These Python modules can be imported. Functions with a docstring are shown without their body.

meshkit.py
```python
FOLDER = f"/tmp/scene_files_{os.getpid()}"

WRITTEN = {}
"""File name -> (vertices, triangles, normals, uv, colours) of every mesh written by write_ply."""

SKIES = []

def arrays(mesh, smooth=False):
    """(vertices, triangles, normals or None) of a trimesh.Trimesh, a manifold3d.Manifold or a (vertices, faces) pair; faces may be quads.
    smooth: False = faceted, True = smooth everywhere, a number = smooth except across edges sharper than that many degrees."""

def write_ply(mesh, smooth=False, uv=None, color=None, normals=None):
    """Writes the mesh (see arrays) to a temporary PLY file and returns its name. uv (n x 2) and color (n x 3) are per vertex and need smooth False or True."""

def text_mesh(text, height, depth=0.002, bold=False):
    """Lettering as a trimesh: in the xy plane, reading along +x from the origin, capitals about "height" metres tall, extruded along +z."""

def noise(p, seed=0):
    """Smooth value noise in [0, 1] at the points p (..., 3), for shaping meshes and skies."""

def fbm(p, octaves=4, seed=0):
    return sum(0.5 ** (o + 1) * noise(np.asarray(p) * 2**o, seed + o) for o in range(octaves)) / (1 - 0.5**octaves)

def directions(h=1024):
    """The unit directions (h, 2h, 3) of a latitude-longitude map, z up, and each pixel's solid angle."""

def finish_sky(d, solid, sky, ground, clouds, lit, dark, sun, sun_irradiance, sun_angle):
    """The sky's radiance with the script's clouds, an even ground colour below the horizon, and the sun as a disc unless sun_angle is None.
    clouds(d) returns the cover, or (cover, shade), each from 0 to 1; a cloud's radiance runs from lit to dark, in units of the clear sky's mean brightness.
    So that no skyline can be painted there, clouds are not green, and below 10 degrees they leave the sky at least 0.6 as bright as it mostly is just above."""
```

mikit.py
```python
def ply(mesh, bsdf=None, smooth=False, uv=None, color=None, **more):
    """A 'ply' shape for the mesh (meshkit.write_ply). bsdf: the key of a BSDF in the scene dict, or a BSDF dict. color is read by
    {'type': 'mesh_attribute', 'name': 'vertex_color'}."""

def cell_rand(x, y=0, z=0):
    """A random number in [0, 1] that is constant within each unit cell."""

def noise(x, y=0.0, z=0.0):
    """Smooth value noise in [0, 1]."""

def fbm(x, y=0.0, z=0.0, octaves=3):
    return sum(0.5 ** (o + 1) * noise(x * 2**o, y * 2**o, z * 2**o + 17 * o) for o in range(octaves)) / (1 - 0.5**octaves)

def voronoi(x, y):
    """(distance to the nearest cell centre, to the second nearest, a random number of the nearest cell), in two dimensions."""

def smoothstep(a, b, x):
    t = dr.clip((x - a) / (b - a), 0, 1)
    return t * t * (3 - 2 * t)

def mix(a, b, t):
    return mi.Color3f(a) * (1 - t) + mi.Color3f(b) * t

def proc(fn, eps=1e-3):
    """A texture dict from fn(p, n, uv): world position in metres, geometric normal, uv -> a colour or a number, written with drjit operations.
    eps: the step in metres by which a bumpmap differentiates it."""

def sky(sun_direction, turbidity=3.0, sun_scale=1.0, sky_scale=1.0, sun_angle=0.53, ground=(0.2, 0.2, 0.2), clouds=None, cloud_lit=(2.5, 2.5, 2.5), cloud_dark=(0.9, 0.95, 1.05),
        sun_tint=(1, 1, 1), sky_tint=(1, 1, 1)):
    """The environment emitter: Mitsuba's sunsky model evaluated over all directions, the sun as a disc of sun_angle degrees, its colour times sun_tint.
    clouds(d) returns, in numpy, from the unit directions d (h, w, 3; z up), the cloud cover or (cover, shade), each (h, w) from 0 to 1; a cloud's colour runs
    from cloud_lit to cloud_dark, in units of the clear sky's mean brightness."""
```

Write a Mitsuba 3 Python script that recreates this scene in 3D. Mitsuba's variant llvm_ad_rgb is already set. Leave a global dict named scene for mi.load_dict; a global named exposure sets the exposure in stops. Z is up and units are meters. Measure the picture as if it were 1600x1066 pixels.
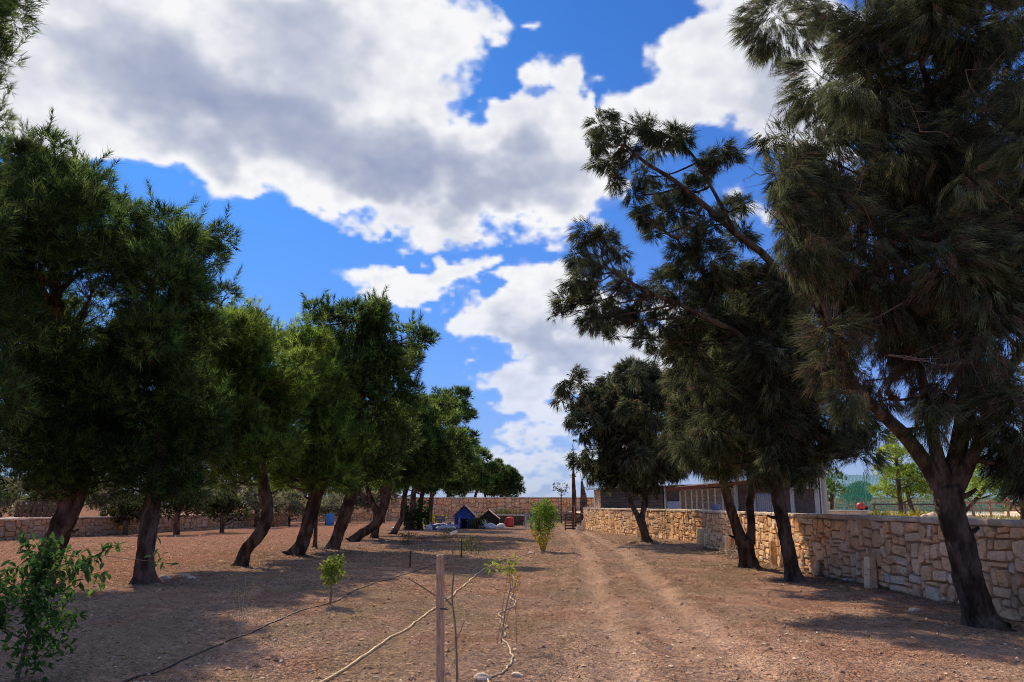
import math
import numpy as np
import drjit as dr
import mitsuba as mi
import trimesh
import mikit
import meshkit
from mikit import noise, fbm, smoothstep, mix, voronoi, proc

T = mi.ScalarTransform4f
scene, labels = {}, {}
R = np.random.default_rng(20240)

# ------------------------------------------------------------------ camera, sky, exposure
EYE, PITCH = 1.6, math.radians(11.9)
scene['camera'] = {'type': 'perspective', 'fov': 66.99, 'fov_axis': 'x', 'near_clip': 0.05, 'far_clip': 5000.0,
                   'to_world': T().look_at([0, 0, EYE], [0, math.cos(PITCH), EYE + math.sin(PITCH)], [0, 0, 1])}
SUN_AZ, SUN_EL = math.radians(-25.0), math.radians(41.5)
SUN = [math.sin(SUN_AZ) * math.cos(SUN_EL), math.cos(SUN_AZ) * math.cos(SUN_EL), math.sin(SUN_EL)]
exposure = 2.35
# cumulus banks: azimuth, elevation (degrees), half widths, strength
CLOUDS=[[-34.95,27.9,5.66,5.23,1.0],[-31.91,24.85,4.69,2.65,0.8],[-27.98,28.91,7.86,6.25,1.0],[-20.23,31.62,9.28,5.67,1.0],[-12.47,32.64,8.25,3.93,0.8],[-5.29,34.38,5.82,1.98,0.5],[-22.47,25.92,10.79,4.43,1.0],[-14.21,28.3,9.04,4.53,1.0],[-10.08,24.73,8.56,3.92,0.95],[-5.53,22.26,4.52,2.49,0.6],[-15.83,23.36,6.27,2.6,0.7],[-26.55,23.54,2.93,1.82,0.5],[-30.3,24.42,4.41,2.32,0.6],[-1.02,25.52,7.12,3.52,0.9],[3.57,25.93,5.55,4.15,1.0],[6.55,23.13,2.97,2.02,0.6],[1.5,20.96,3.0,1.38,0.4],[1.03,28.61,3.1,1.51,0.7],[5.68,29.14,2.3,1.28,0.7],[10.19,27.37,3.94,1.93,0.7],[14.28,29.56,4.31,3.27,0.9],[17.84,31.58,4.19,3.51,0.9],[21.01,29.87,4.42,4.66,0.9],[23.89,26.92,2.96,3.57,0.7],[17.06,34.09,2.87,1.91,0.6],[19.32,26.39,3.58,2.08,0.6],[-9.16,15.73,2.12,1.3,0.62],[-7.12,16.74,2.83,1.4,0.75],[-4.55,17.89,2.07,1.03,0.6],[-7.79,14.85,1.25,0.84,0.35],[-0.98,13.94,3.66,2.6,0.85],[1.47,14.64,3.9,3.06,1.0],[3.92,15.32,3.4,2.58,0.9],[3.38,11.55,5.26,2.6,1.0],[7.69,11.47,5.61,2.35,0.9],[-1.45,11.33,2.17,1.66,0.5],[4.79,9.64,3.79,1.7,0.6],[-4.57,13.42,1.45,0.85,0.4],[1.43,8.16,2.62,1.23,0.65],[4.76,7.52,3.29,1.41,0.6],[2.84,5.43,2.59,1.03,0.45],[9.51,9.31,4.14,2.33,0.7],[2.34,3.01,4.42,1.11,0.45],[0.0,1.17,6.03,0.83,0.38],[7.47,3.54,4.56,1.57,0.5],[18.42,20.43,2.67,1.31,0.3],[-1.58,32.84,0.95,0.9,0.35],[3.18,34.21,1.16,0.48,0.32]]
CLOUD_BELLIES=[[-26.57,27.63,5.67,3.28,0.85],[-22.91,25.85,5.91,3.44,0.9],[-18.46,27.36,7.23,3.68,0.9],[-12.11,25.9,7.51,3.43,0.9],[-16.91,32.12,5.45,2.36,0.7],[-31.25,28.9,3.59,2.2,0.5],[-5.06,24.09,7.09,2.15,0.75],[1.52,24.53,6.06,2.15,0.75],[-7.61,25.33,6.08,2.64,0.8],[20.02,29.21,2.71,2.79,0.5],[17.53,27.48,2.78,1.66,0.4],[2.42,11.32,4.08,2.13,0.8],[0.49,12.75,2.43,1.66,0.6],[6.24,10.56,3.78,1.41,0.5],[-7.81,15.45,1.45,0.56,0.25]]


def cloud_cover(d):
    az = np.degrees(np.arctan2(d[..., 0], d[..., 1]))
    el = np.degrees(np.arcsin(np.clip(d[..., 2], -1, 1)))
    q = d / (0.62 + np.abs(d[..., 2:3])) * 1.5                # billows get smaller towards the horizon
    def n0(f, o, s): return meshkit.fbm(q * f + s * .37, o, s) - 0.5
    az2 = az + 5.0 * n0(4, 2, 11) + 7.0 * n0(13, 4, 31)
    el2 = el + 4.0 * n0(4, 2, 23) + 6.0 * n0(13, 4, 37)
    f = np.zeros(az.shape)
    for a, e, ra, re, th in CLOUDS:
        k = 1 - np.sqrt(((az2 - a) / (ra * 1.2)) ** 2 + ((el2 - e) / (re * 1.2)) ** 2)
        k = np.clip(k, 0, 1) * th
        f = f + k - f * k * 0.75
    # the same broken cumulus all round the rest of the sky
    away = np.clip((np.maximum(np.abs(az) - 36, el - 38)) / 8, 0, 1)
    f = np.maximum(f, away * np.clip((meshkit.fbm(q * 1.1 + 5.0, 5, 91) - 0.47) * 2.6, 0, 1))
    # billows: rounded cells of several sizes
    def billow(fr, s): return 1 - np.abs(2 * meshkit.fbm(q * fr + s * .61, 2, s) - 1)
    bil = .45 * billow(8, 3) + .27 * billow(18, 5) + .17 * billow(40, 7) + .11 * billow(85, 9)
    wisp = n0(34, 5, 47)
    g = f + 0.40 * (bil - .66) + 0.62 * wisp + .22 * n0(70, 3, 49) + .16 * n0(9, 3, 81)
    t = np.clip((g - 0.05) / 0.30, 0, 1)
    haze = np.clip((f + .5 * n0(7, 4, 61) - .02) / .5, 0, 1) * .30
    cover = np.maximum(t * t * (3 - 2 * t), haze) * np.clip(f / .05, 0, 1)
    cover = cover * np.clip((el + 1) / 4, 0, 1)
    fs = np.zeros(az.shape)                                    # the grey bellies
    for a, e, ra, re, th in CLOUD_BELLIES:
        k = np.clip(1 - np.sqrt(((az2 - a) / (ra * 1.15)) ** 2 + ((el2 - e) / (re * 1.15)) ** 2), 0, 1) * th
        fs = fs + k - fs * k * 0.75
    fs = np.maximum(fs, away * f)
    fs = fs * np.clip(f * 3.2, 0, 1)
    shade = 0.02 + 0.20 * np.clip((f - .15) * 1.4, 0, 1) + 0.92 * fs + .30 * n0(5, 3, 75) + .50 * n0(12, 4, 77) - .42 * (bil - .66) + .40 * wisp
    shade = np.where(shade > .45, .45 + (1 - np.exp(-1.15 * (shade - .45))) * .62, shade)     # bellies keep their modelling
    shade = np.clip(shade, 0, 1)
    low = np.clip((16 - el) / 16, 0, 1)
    cover = cover * (1 - 0.35 * low)
    shade = np.clip(shade * (1 - 0.4 * low) + 0.12 * low, 0, 1)
    # thin pale haze thickening towards the horizon
    veil = .70 * np.exp(-np.maximum(el, 0) / 7.0) + .20 * np.exp(-np.maximum(el, 0) / 26.0)
    total = 1 - (1 - cover) * (1 - veil)
    return total, (cover * shade + (total - cover) * .62) / np.maximum(total, 1e-6)

scene['sky_light'] = mikit.sky(SUN, turbidity=2.6, sun_angle=0.6, clouds=cloud_cover, cloud_lit=(4.0, 4.0, 4.1), cloud_dark=(.72, 1.02, 1.85),
                               sky_tint=(0.085, 0.375, 0.88), sun_tint=(1.04, 0.95, 0.86), ground=(0.2, 0.15, 0.11))

# ------------------------------------------------------------------ helpers
def key_of(name, parent=None):
    base = f'{parent}__{name}' if parent else name
    k, i = base, 0
    while k in scene or k in USED:
        i += 1
        k = f'{base}_{i:03d}'
    USED.add(k)
    return k
USED = set()

def put(name, mesh, bsdf, parent=None, smooth=False, color=None, uv=None, to_world=None):
    k = key_of(name, parent)
    scene[k] = mikit.ply(mesh, bsdf, smooth, uv=uv, color=color)
    if to_world is not None: scene[k]['to_world'] = to_world
    return k

def put_shared(name, plydict, parent, to_world):
    k = key_of(name, parent)
    scene[k] = {**plydict, 'to_world': to_world}
    return k

def thing(name, label, category, group=None):
    k = key_of(name)
    tag(k, label, category, group)
    return k

def tag(k, label=None, category=None, group=None, kind=None):
    d = labels.setdefault(k, {})
    for a, b in (('label', label), ('category', category), ('group', group), ('kind', kind)):
        if b: d[a] = b
    return k

def mesh_of(parts):
    parts = [p for p in parts if p is not None]
    vs, fs, n = [], [], 0
    for v, f in parts:
        vs.append(np.asarray(v, float)); fs.append(np.asarray(f, int) + n); n += len(v)
    return np.vstack(vs), np.vstack(fs)

def box(c, s, rot=0.0, tilt=(0, 0), bev=0.0):
    """bevelled box: centre c, size s, turned about z, then tilted"""
    sx, sy, sz = np.array(s) / 2.0
    b = min(bev, sx * .9, sy * .9, sz * .9)
    if b > 0:
        pts = []
        for x in (-1, 1):
            for y in (-1, 1):
                for z in (-1, 1):
                    pts += [[x * (sx - b), y * (sy - b), z * sz], [x * (sx - b), y * sy, z * (sz - b)], [x * sx, y * (sy - b), z * (sz - b)]]
        m = trimesh.convex.convex_hull(np.array(pts))
        v, f = np.array(m.vertices), np.array(m.faces)
    else:
        m = trimesh.creation.box(extents=(2 * sx, 2 * sy, 2 * sz))
        v, f = np.array(m.vertices), np.array(m.faces)
    M = trimesh.transformations.euler_matrix(tilt[0], tilt[1], rot)[:3, :3]
    return v @ M.T + np.array(c, float), f

def spline(P, step):
    P = np.asarray(P, float)
    if len(P) == 2:
        n = max(2, int(np.linalg.norm(P[1, :3] - P[0, :3]) / step) + 1)
        return P[0] + np.linspace(0, 1, n)[:, None] * (P[1] - P[0])
    ext = np.vstack([2 * P[0] - P[1], P, 2 * P[-1] - P[-2]])
    out = []
    for i in range(len(P) - 1):
        p0, p1, p2, p3 = ext[i:i + 4]
        n = max(1, int(np.linalg.norm(p2[:3] - p1[:3]) / step))
        t = np.linspace(0, 1, n, endpoint=False)[:, None]
        out.append(0.5 * ((2 * p1) + (-p0 + p2) * t + (2 * p0 - 5 * p1 + 4 * p2 - p3) * t ** 2 + (-p0 + 3 * p1 - 3 * p2 + p3) * t ** 3))
    return np.vstack(out + [P[-1:]])

def tube(P, rad, seg=8, rough=0.0, freq=4.0, cap=True):
    """tapered tube along points P with radii rad"""
    P = np.asarray(P, float); rad = np.broadcast_to(np.asarray(rad, float), (len(P),))
    tg = np.gradient(P, axis=0); tg /= np.linalg.norm(tg, axis=1, keepdims=True) + 1e-12
    a = np.cross(tg[0], [0.3, 1, 0.1]); a /= np.linalg.norm(a)
    fr = []
    for t in tg:
        a = a - t * (a @ t); a /= np.linalg.norm(a) + 1e-12
        fr.append((a, np.cross(t, a)))
    A = np.array([q[0] for q in fr]); B = np.array([q[1] for q in fr])
    th = np.arange(seg) * 2 * np.pi / seg
    ring = np.cos(th)[None, :, None] * A[:, None] + np.sin(th)[None, :, None] * B[:, None]
    r = np.repeat(rad[:, None], seg, 1)
    if rough:
        q = P[:, None] + ring * rad[:, None, None]
        r = r * (1 + rough * (meshkit.fbm(q * freq * np.array([1, 1, .35]), 3, 5) - 0.5) * 2 + rough * .6 * (meshkit.noise(q * freq * 3.5 * np.array([1, 1, .3]), 8) - .5) * 2)
    v = (P[:, None] + ring * r[..., None]).reshape(-1, 3)
    i = np.arange(len(P) - 1)[:, None] * seg; j = np.arange(seg)[None]; j2 = (j + 1) % seg
    f = np.stack([np.stack([i + j, i + j2, i + seg + j2], -1), np.stack([i + j, i + seg + j2, i + seg + j], -1)], 2).reshape(-1, 3)
    if cap:
        v = np.vstack([v, P[:1], P[-1:]])
        n = len(P) * seg
        k = np.arange(seg); k2 = (k + 1) % seg
        f = np.vstack([f, np.stack([k2, k, np.full(seg, n)], 1), np.stack([k + n - seg, k2 + n - seg, np.full(seg, n + 1)], 1)])
    return v, f

def unit(a): return a / (np.linalg.norm(a, axis=-1, keepdims=True) + 1e-12)
def rand_dir(n, rng): return unit(rng.normal(size=(n, 3)))

def blades(P, D, L, W, rng, sag=0.0):
    """needle-like triangles standing at P along D"""
    side = unit(np.cross(D, rand_dir(len(P), rng))) * (np.asarray(W) / 2)[..., None]
    tip = P + D * np.asarray(L)[..., None]
    tip[:, 2] -= sag * np.asarray(L)
    v = np.stack([P - side, P + side, tip], 1).reshape(-1, 3)
    return v, np.arange(len(v)).reshape(-1, 3)

# ------------------------------------------------------------------ ground shape
RUT_L = np.array([[-5, .6], [7.6, 1.10], [14.5, 1.50], [24, 2.2], [32.8, 2.8], [45, 3.3], [70, 3.6]])
RUT_R = np.array([[-5, 2.2], [7.6, 2.40], [12.8, 2.60], [20, 3.15], [28.3, 3.75], [45, 4.2], [70, 4.5]])

def ground_z(x, y):
    x, y = np.asarray(x, float), np.asarray(y, float)
    p = np.stack([x, y, 0 * x], -1)
    z = 0.07 * (meshkit.fbm(p * .22, 2, 3) - .5) + 0.05 * (meshkit.fbm(p * 1.1, 3, 4) - .5) + 0.035 * (meshkit.fbm(p * 4.5, 3, 6) - .5)
    for q in (RUT_L, RUT_R):
        dx = x - np.interp(y, q[:, 0], q[:, 1])
        z = z - 0.055 * np.exp(-(dx / .2) ** 2) + 0.028 * np.exp(-((np.abs(dx) - .36) / .14) ** 2)
    return z

# ------------------------------------------------------------------ materials
def ref(k): return {'type': 'ref', 'id': k}
def rgb(*c): return {'type': 'rgb', 'value': list(c)}
def plain(key, c, rough=0.7, **k):
    scene[key] = {'type': 'twosided', 'bsdf': {'type': 'principled', 'base_color': rgb(*c), 'roughness': rough, **k}}
def worn(key, c1, c2, freq=3.0, rough=0.75, stretch=(1, 1, 1), bump=0.0, bfreq=30.0, **k):
    def col(p, n, uv):
        a = fbm(p.x * freq * stretch[0], p.y * freq * stretch[1], p.z * freq * stretch[2], 4)
        b = noise(p.x * freq * 9 * stretch[0], p.y * freq * 9 * stretch[1], p.z * freq * 9 * stretch[2])
        return mix(c1, c2, smoothstep(.25, .75, a * .7 + b * .3)) * (0.82 + .36 * b)
    m = {'type': 'principled', 'base_color': proc(col), 'roughness': rough, 'specular': 0.3, **k}
    if bump:
        def bmp(p, n, uv): return fbm(p.x * bfreq * stretch[0], p.y * bfreq * stretch[1], p.z * bfreq * stretch[2], 3)
        m = {'type': 'bumpmap', 'arbitrary': {**proc(bmp, 2e-3)}, 'scale': bump, 'bsdf': m}
    scene[key] = {'type': 'twosided', 'bsdf': m}

def rut_near(p):
    """0..1: how much a point lies in a wheel track"""
    t = mi.Float(0)
    for q in (RUT_L, RUT_R):
        x = mi.Float(float(q[0, 1]))
        for (y0, x0), (y1, x1) in zip(q[:-1], q[1:]):
            x = dr.select(p.y > float(y0), float(x0) + (p.y - float(y0)) * float((x1 - x0) / (y1 - y0)), x)
        d = p.x - x + .25 * (noise(p.x * 2, p.y * 2) - .5)
        main = (1 - smoothstep(.08, .42, dr.abs(d))) * (.62 + .55 * noise(d * 11, p.y * .5))
        fine = (1 - smoothstep(.35, 1.0, dr.abs(d))) * smoothstep(.5, .8, noise(d * 8 + 3, p.y * .22)) * .7
        t = dr.minimum(dr.maximum(t, dr.maximum(main, fine)), 1)
    return t

def ground_col(p, n, uv):
    big = fbm(p.x * .35, p.y * .35, 0, 3)
    med = fbm(p.x * 2.3, p.y * 2.3, 3.0, 3)
    fin = noise(p.x * 22, p.y * 22, 1.0)
    tiny = noise(p.x * 75, p.y * 75, 2.0)
    c = mix((.255, .160, .118), (.36, .252, .192), smoothstep(.3, .7, med))
    litter = smoothstep(.42, .62, .55 * fbm(p.x * 1.1 + 9, p.y * 1.1, 0, 4) + .45 * big)
    c = mix(c, mi.Color3f(.25, .192, .152), litter * .8)
    grass = smoothstep(.52, .66, fbm(p.x * .8 + 31, p.y * .45, 0, 4)) * smoothstep(-9, -5, p.x)
    c = mix(c, mi.Color3f(.20, .175, .115), grass * (.25 + .45 * fin))
    red = smoothstep(-7.5, -10.5, p.x + 1.5 * (big - .5))
    c = mix(c, mi.Color3f(.37, .205, .14), red * .8)
    rut = rut_near(p) * smoothstep(70, 40, p.y)
    c = mix(c, mi.Color3f(.45, .335, .255), rut * (.62 + .32 * smoothstep(.3, .7, med)))
    c = c * mi.Color3f(1.10, 1.045, 1.04) * (0.48 + .46 * fin + .46 * tiny)
    chip = smoothstep(.80, .92, noise(p.x * 38 + 5, p.y * 38, 7.0))
    c = mix(c, mi.Color3f(.46, .37, .28), chip * .7)
    return c
def ground_bump(p, n, uv):
    return fbm(p.x * 9, p.y * 9, 0, 4) + .5 * noise(p.x * 60, p.y * 60, 5)
scene['mat_ground'] = {'type': 'bumpmap', 'arbitrary': proc(ground_bump, 4e-3), 'scale': 0.06, 'bsdf': {'type': 'diffuse', 'reflectance': proc(ground_col)}}

def stone_mat(key, c1, c2, c3):
    def col(p, n, uv):
        a = fbm(p.x * 3 + p.y * 2.2, p.z * 4.5, p.y * 3, 4)
        b = noise(p.x * 33, p.y * 33, p.z * 33)
        s = smoothstep(.56, .72, fbm(p.x * .7 + 3, p.y * .7, p.z * 1.1, 4))
        c = mix(c1, c2, smoothstep(.3, .7, a)) * (.80 + .4 * b)
        pit = smoothstep(.70, .85, noise(p.x * 19 + 7, p.y * 19, p.z * 19))
        c = mix(c, mi.Color3f(.20, .13, .08), pit * .45)
        return mix(c, c3, s * .55)
    def bmp(p, n, uv): return fbm(p.x * 14, p.y * 14, p.z * 14, 4) + .4 * noise(p.x * 70, p.y * 70, p.z * 70)
    scene[key] = {'type': 'twosided', 'bsdf': {'type': 'bumpmap', 'arbitrary': proc(bmp, 3e-3), 'scale': 0.022, 'bsdf': {'type': 'diffuse', 'reflectance': proc(col)}}}
stone_mat('mat_stone_a', (.74, .50, .28), (.82, .60, .36), (.40, .31, .21))
stone_mat('mat_stone_b', (.78, .60, .38), (.85, .67, .45), (.44, .36, .26))
stone_mat('mat_stone_c', (.60, .39, .22), (.72, .51, .32), (.35, .26, .17))
stone_mat('mat_stone_d', (.68, .57, .42), (.75, .65, .50), (.40, .36, .30))
stone_mat('mat_cap', (.50, .45, .38), (.64, .58, .49), (.33, .29, .25))
STONES = ('mat_stone_a', 'mat_stone_a', 'mat_stone_a', 'mat_stone_b', 'mat_stone_b', 'mat_stone_c', 'mat_stone_c', 'mat_stone_d')
worn('mat_mortar', (.22, .15, .095), (.36, .26, .17), 6, .95, bump=.01)
worn('mat_field_wall', (.58, .30, .15), (.74, .46, .25), 1.2, .95)
worn('mat_dull_wall', (.22, .175, .135), (.31, .26, .205), 1.2, .95)

def bark(key, c1, c2):
    def col(p, n, uv):
        a = fbm(p.x * 9, p.y * 9, p.z * 2.4, 4)
        b = noise(p.x * 55, p.y * 55, p.z * 16)
        return mix(c1, c2, smoothstep(.3, .7, a)) * (.7 + .6 * b)
    def bmp(p, n, uv): return dr.abs(fbm(p.x * 17, p.y * 17, p.z * 5, 3) - .5) * 2 + .3 * noise(p.x * 70, p.y * 70, p.z * 30)
    scene[key] = {'type': 'twosided', 'bsdf': {'type': 'bumpmap', 'arbitrary': proc(bmp, 3e-3), 'scale': 0.06, 'bsdf': {'type': 'diffuse', 'reflectance': proc(col)}}}
bark('mat_pine_bark', (.045, .033, .028), (.15, .112, .09))
bark('mat_casuarina_bark', (.036, .029, .024), (.12, .10, .082))

def leaf_mat(key, trans, rough=.6):
    scene[key] = {'type': 'principledthin', 'base_color': {'type': 'mesh_attribute', 'name': 'vertex_color'}, 'roughness': rough, 'diff_trans': trans, 'spec_trans': 0.0}
leaf_mat('mat_pine_needles', 1.15)
leaf_mat('mat_casuarina_needles', 0.8)
leaf_mat('mat_leaves', 1.0, .45)
scene['mat_citrus_leaf'] = {'type': 'principledthin', 'base_color': rgb(.055, .13, .04), 'roughness': .35, 'diff_trans': 0.8, 'spec_trans': 0.0}
scene['mat_citrus_leaf_pale'] = {'type': 'principledthin', 'base_color': rgb(.11, .19, .06), 'roughness': .35, 'diff_trans': 0.9, 'spec_trans': 0.0}

worn('mat_post_wood', (.24, .165, .125), (.38, .285, .225), 4, .85, (6, 6, .6), .004, 30)
worn('mat_dark_wood', (.055, .040, .034), (.10, .075, .060), 3, .85, (1, 1, 4), .003)
worn('mat_rail_wood', (.25, .14, .085), (.36, .23, .15), 3, .85)
worn('mat_purple_panel', (.060, .052, .072), (.085, .075, .10), 1.2, .6)
worn('mat_grey_board', (.20, .185, .21), (.28, .265, .29), 1.5, .7, (1, 1, 6))
worn('mat_barn_board', (.050, .046, .050), (.085, .078, .080), 1.5, .8, (1, 1, 5))
plain('mat_blue_grey', (.30, .36, .46), .5)
plain('mat_white_paint', (.50, .50, .49), .5)
plain('mat_door_blue', (.16, .24, .42), .5)
plain('mat_red_fascia', (.15, .045, .04), .7)
plain('mat_pole', (.19, .22, .25), .55)
worn('mat_kennel_blue', (.018, .065, .36), (.06, .13, .46), 2.5, .7, (1, 1, 3))
plain('mat_kennel_roof', (.48, .31, .27), .8)
plain('mat_black', (.012, .012, .013), .8)
plain('mat_red_plastic', (.42, .045, .04), .55)
plain('mat_blue_plastic', (.02, .18, .55), .4)
plain('mat_bag', (.48, .50, .56), .7)
plain('mat_tarp', (.12, .16, .33), .6)
plain('mat_crate', (.15, .18, .30), .5)
worn('mat_hose_pale', (.38, .30, .19), (.50, .41, .27), 4, .6)
worn('mat_hose_grey', (.26, .22, .18), (.36, .31, .26), 4, .6)
plain('mat_hose_dark', (.035, .032, .032), .6)
worn('mat_twig', (.13, .10, .085), (.20, .16, .13), 8, .85)
worn('mat_pale_twig', (.36, .31, .25), (.48, .43, .36), 8, .85)
plain('mat_yellow_stem', (.33, .27, .06), .6)
plain('mat_net_green', (.04, .31, .23), .7)
worn('mat_planter', (.45, .35, .25), (.56, .45, .34), 2, .9)
worn('mat_pebble', (.36, .29, .22), (.58, .50, .42), 5, .9)
worn('mat_clod', (.20, .115, .075), (.32, .21, .15), 9, .95)
worn('mat_terrace', (.40, .33, .24), (.52, .44, .33), .5, .95)
worn('mat_far_land', (.20, .17, .10), (.30, .24, .15), .05, .95)

# ------------------------------------------------------------------ the ground
def grid_lines():
    xs = list(np.arange(-8, 8.01, .10)); s = .10
    while xs[-1] < 900: s *= 1.10; xs.append(xs[-1] + s)
    s = .10; left = [-8.0]
    while left[-1] > -900: s *= 1.10; left.append(left[-1] - s)
    ys = [-900, -400, -150, -60, -25, -10, -4, -1, 1, 2.5, 4]
    while ys[-1] < 1500: ys.append(ys[-1] + max(.075, .0125 * ys[-1]) * (1 if ys[-1] < 70 else 5))
    return np.array(left[:0:-1] + xs), np.array(ys, float)
gx, gy = grid_lines()
GX, GY = np.meshgrid(gx, gy)
GZ = ground_z(GX, GY) * np.clip((140 - np.hypot(GX, GY)) / 60, 0, 1)
nx, ny = len(gx), len(gy)
ii = (np.arange(ny - 1)[:, None] * nx + np.arange(nx - 1)[None]).ravel()
gf = np.vstack([np.stack([ii, ii + 1, ii + nx + 1], 1), np.stack([ii, ii + nx + 1, ii + nx], 1)])
tag(put('ground', (np.stack([GX.ravel(), GY.ravel(), GZ.ravel()], 1), gf), 'mat_ground', smooth=True), 'dry reddish earth orchard ground with two pale wheel tracks', 'ground', kind='structure')

# ------------------------------------------------------------------ rubble walls
def pack(L, Hh, cw, ch, rng, big=.25):
    """random ashlar: non-overlapping rectangles filling L x Hh, in metres"""
    nu, nv = int(round(L / cw)), int(round(Hh / ch))
    full = np.zeros((nv, nu), bool); out = []
    for v in range(nv):
        for u in range(nu):
            if full[v, u]: continue
            w = 1
            want = int(rng.choice([2, 3, 4, 5, 6], p=[.14, .28, .28, .20, .10]))
            while w < want and u + w < nu and not full[v, u + w]: w += 1
            rest = 0
            while u + w + rest < nu and not full[v, u + w + rest] and rest < 2: rest += 1
            if rest == 1 and w < 7: w += 1
            h = int(rng.choice([1, 2, 3, 4], p=[.20, .44, .26, .10]))
            h = min(h, nv - v)
            if nv - v - h == 1 and rng.random() < .7: h += 1
            full[v:v + h, u:u + w] = True
            out.append((u * L / nu, (u + w) * L / nu, v * Hh / nv, (v + h) * Hh / nv))
    return out

class Path:
    def __init__(self, pts):
        self.p = np.array(pts, float); self.s = np.r_[0, np.cumsum(np.linalg.norm(np.diff(self.p, axis=0), axis=1))]; self.L = self.s[-1]
        d = np.gradient(self.p, self.s, axis=0); self.n = unit(np.stack([-d[:, 1], d[:, 0]], 1))
    def at(self, u, v, dep):
        u = np.asarray(u, float)
        x = np.interp(u, self.s, self.p[:, 0]); y = np.interp(u, self.s, self.p[:, 1])
        n = np.stack([np.interp(u, self.s, self.n[:, 0]), np.interp(u, self.s, self.n[:, 1])], -1)
        return np.stack([x + n[..., 0] * dep, y + n[..., 1] * dep, np.broadcast_to(v, u.shape)], -1)

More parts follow.
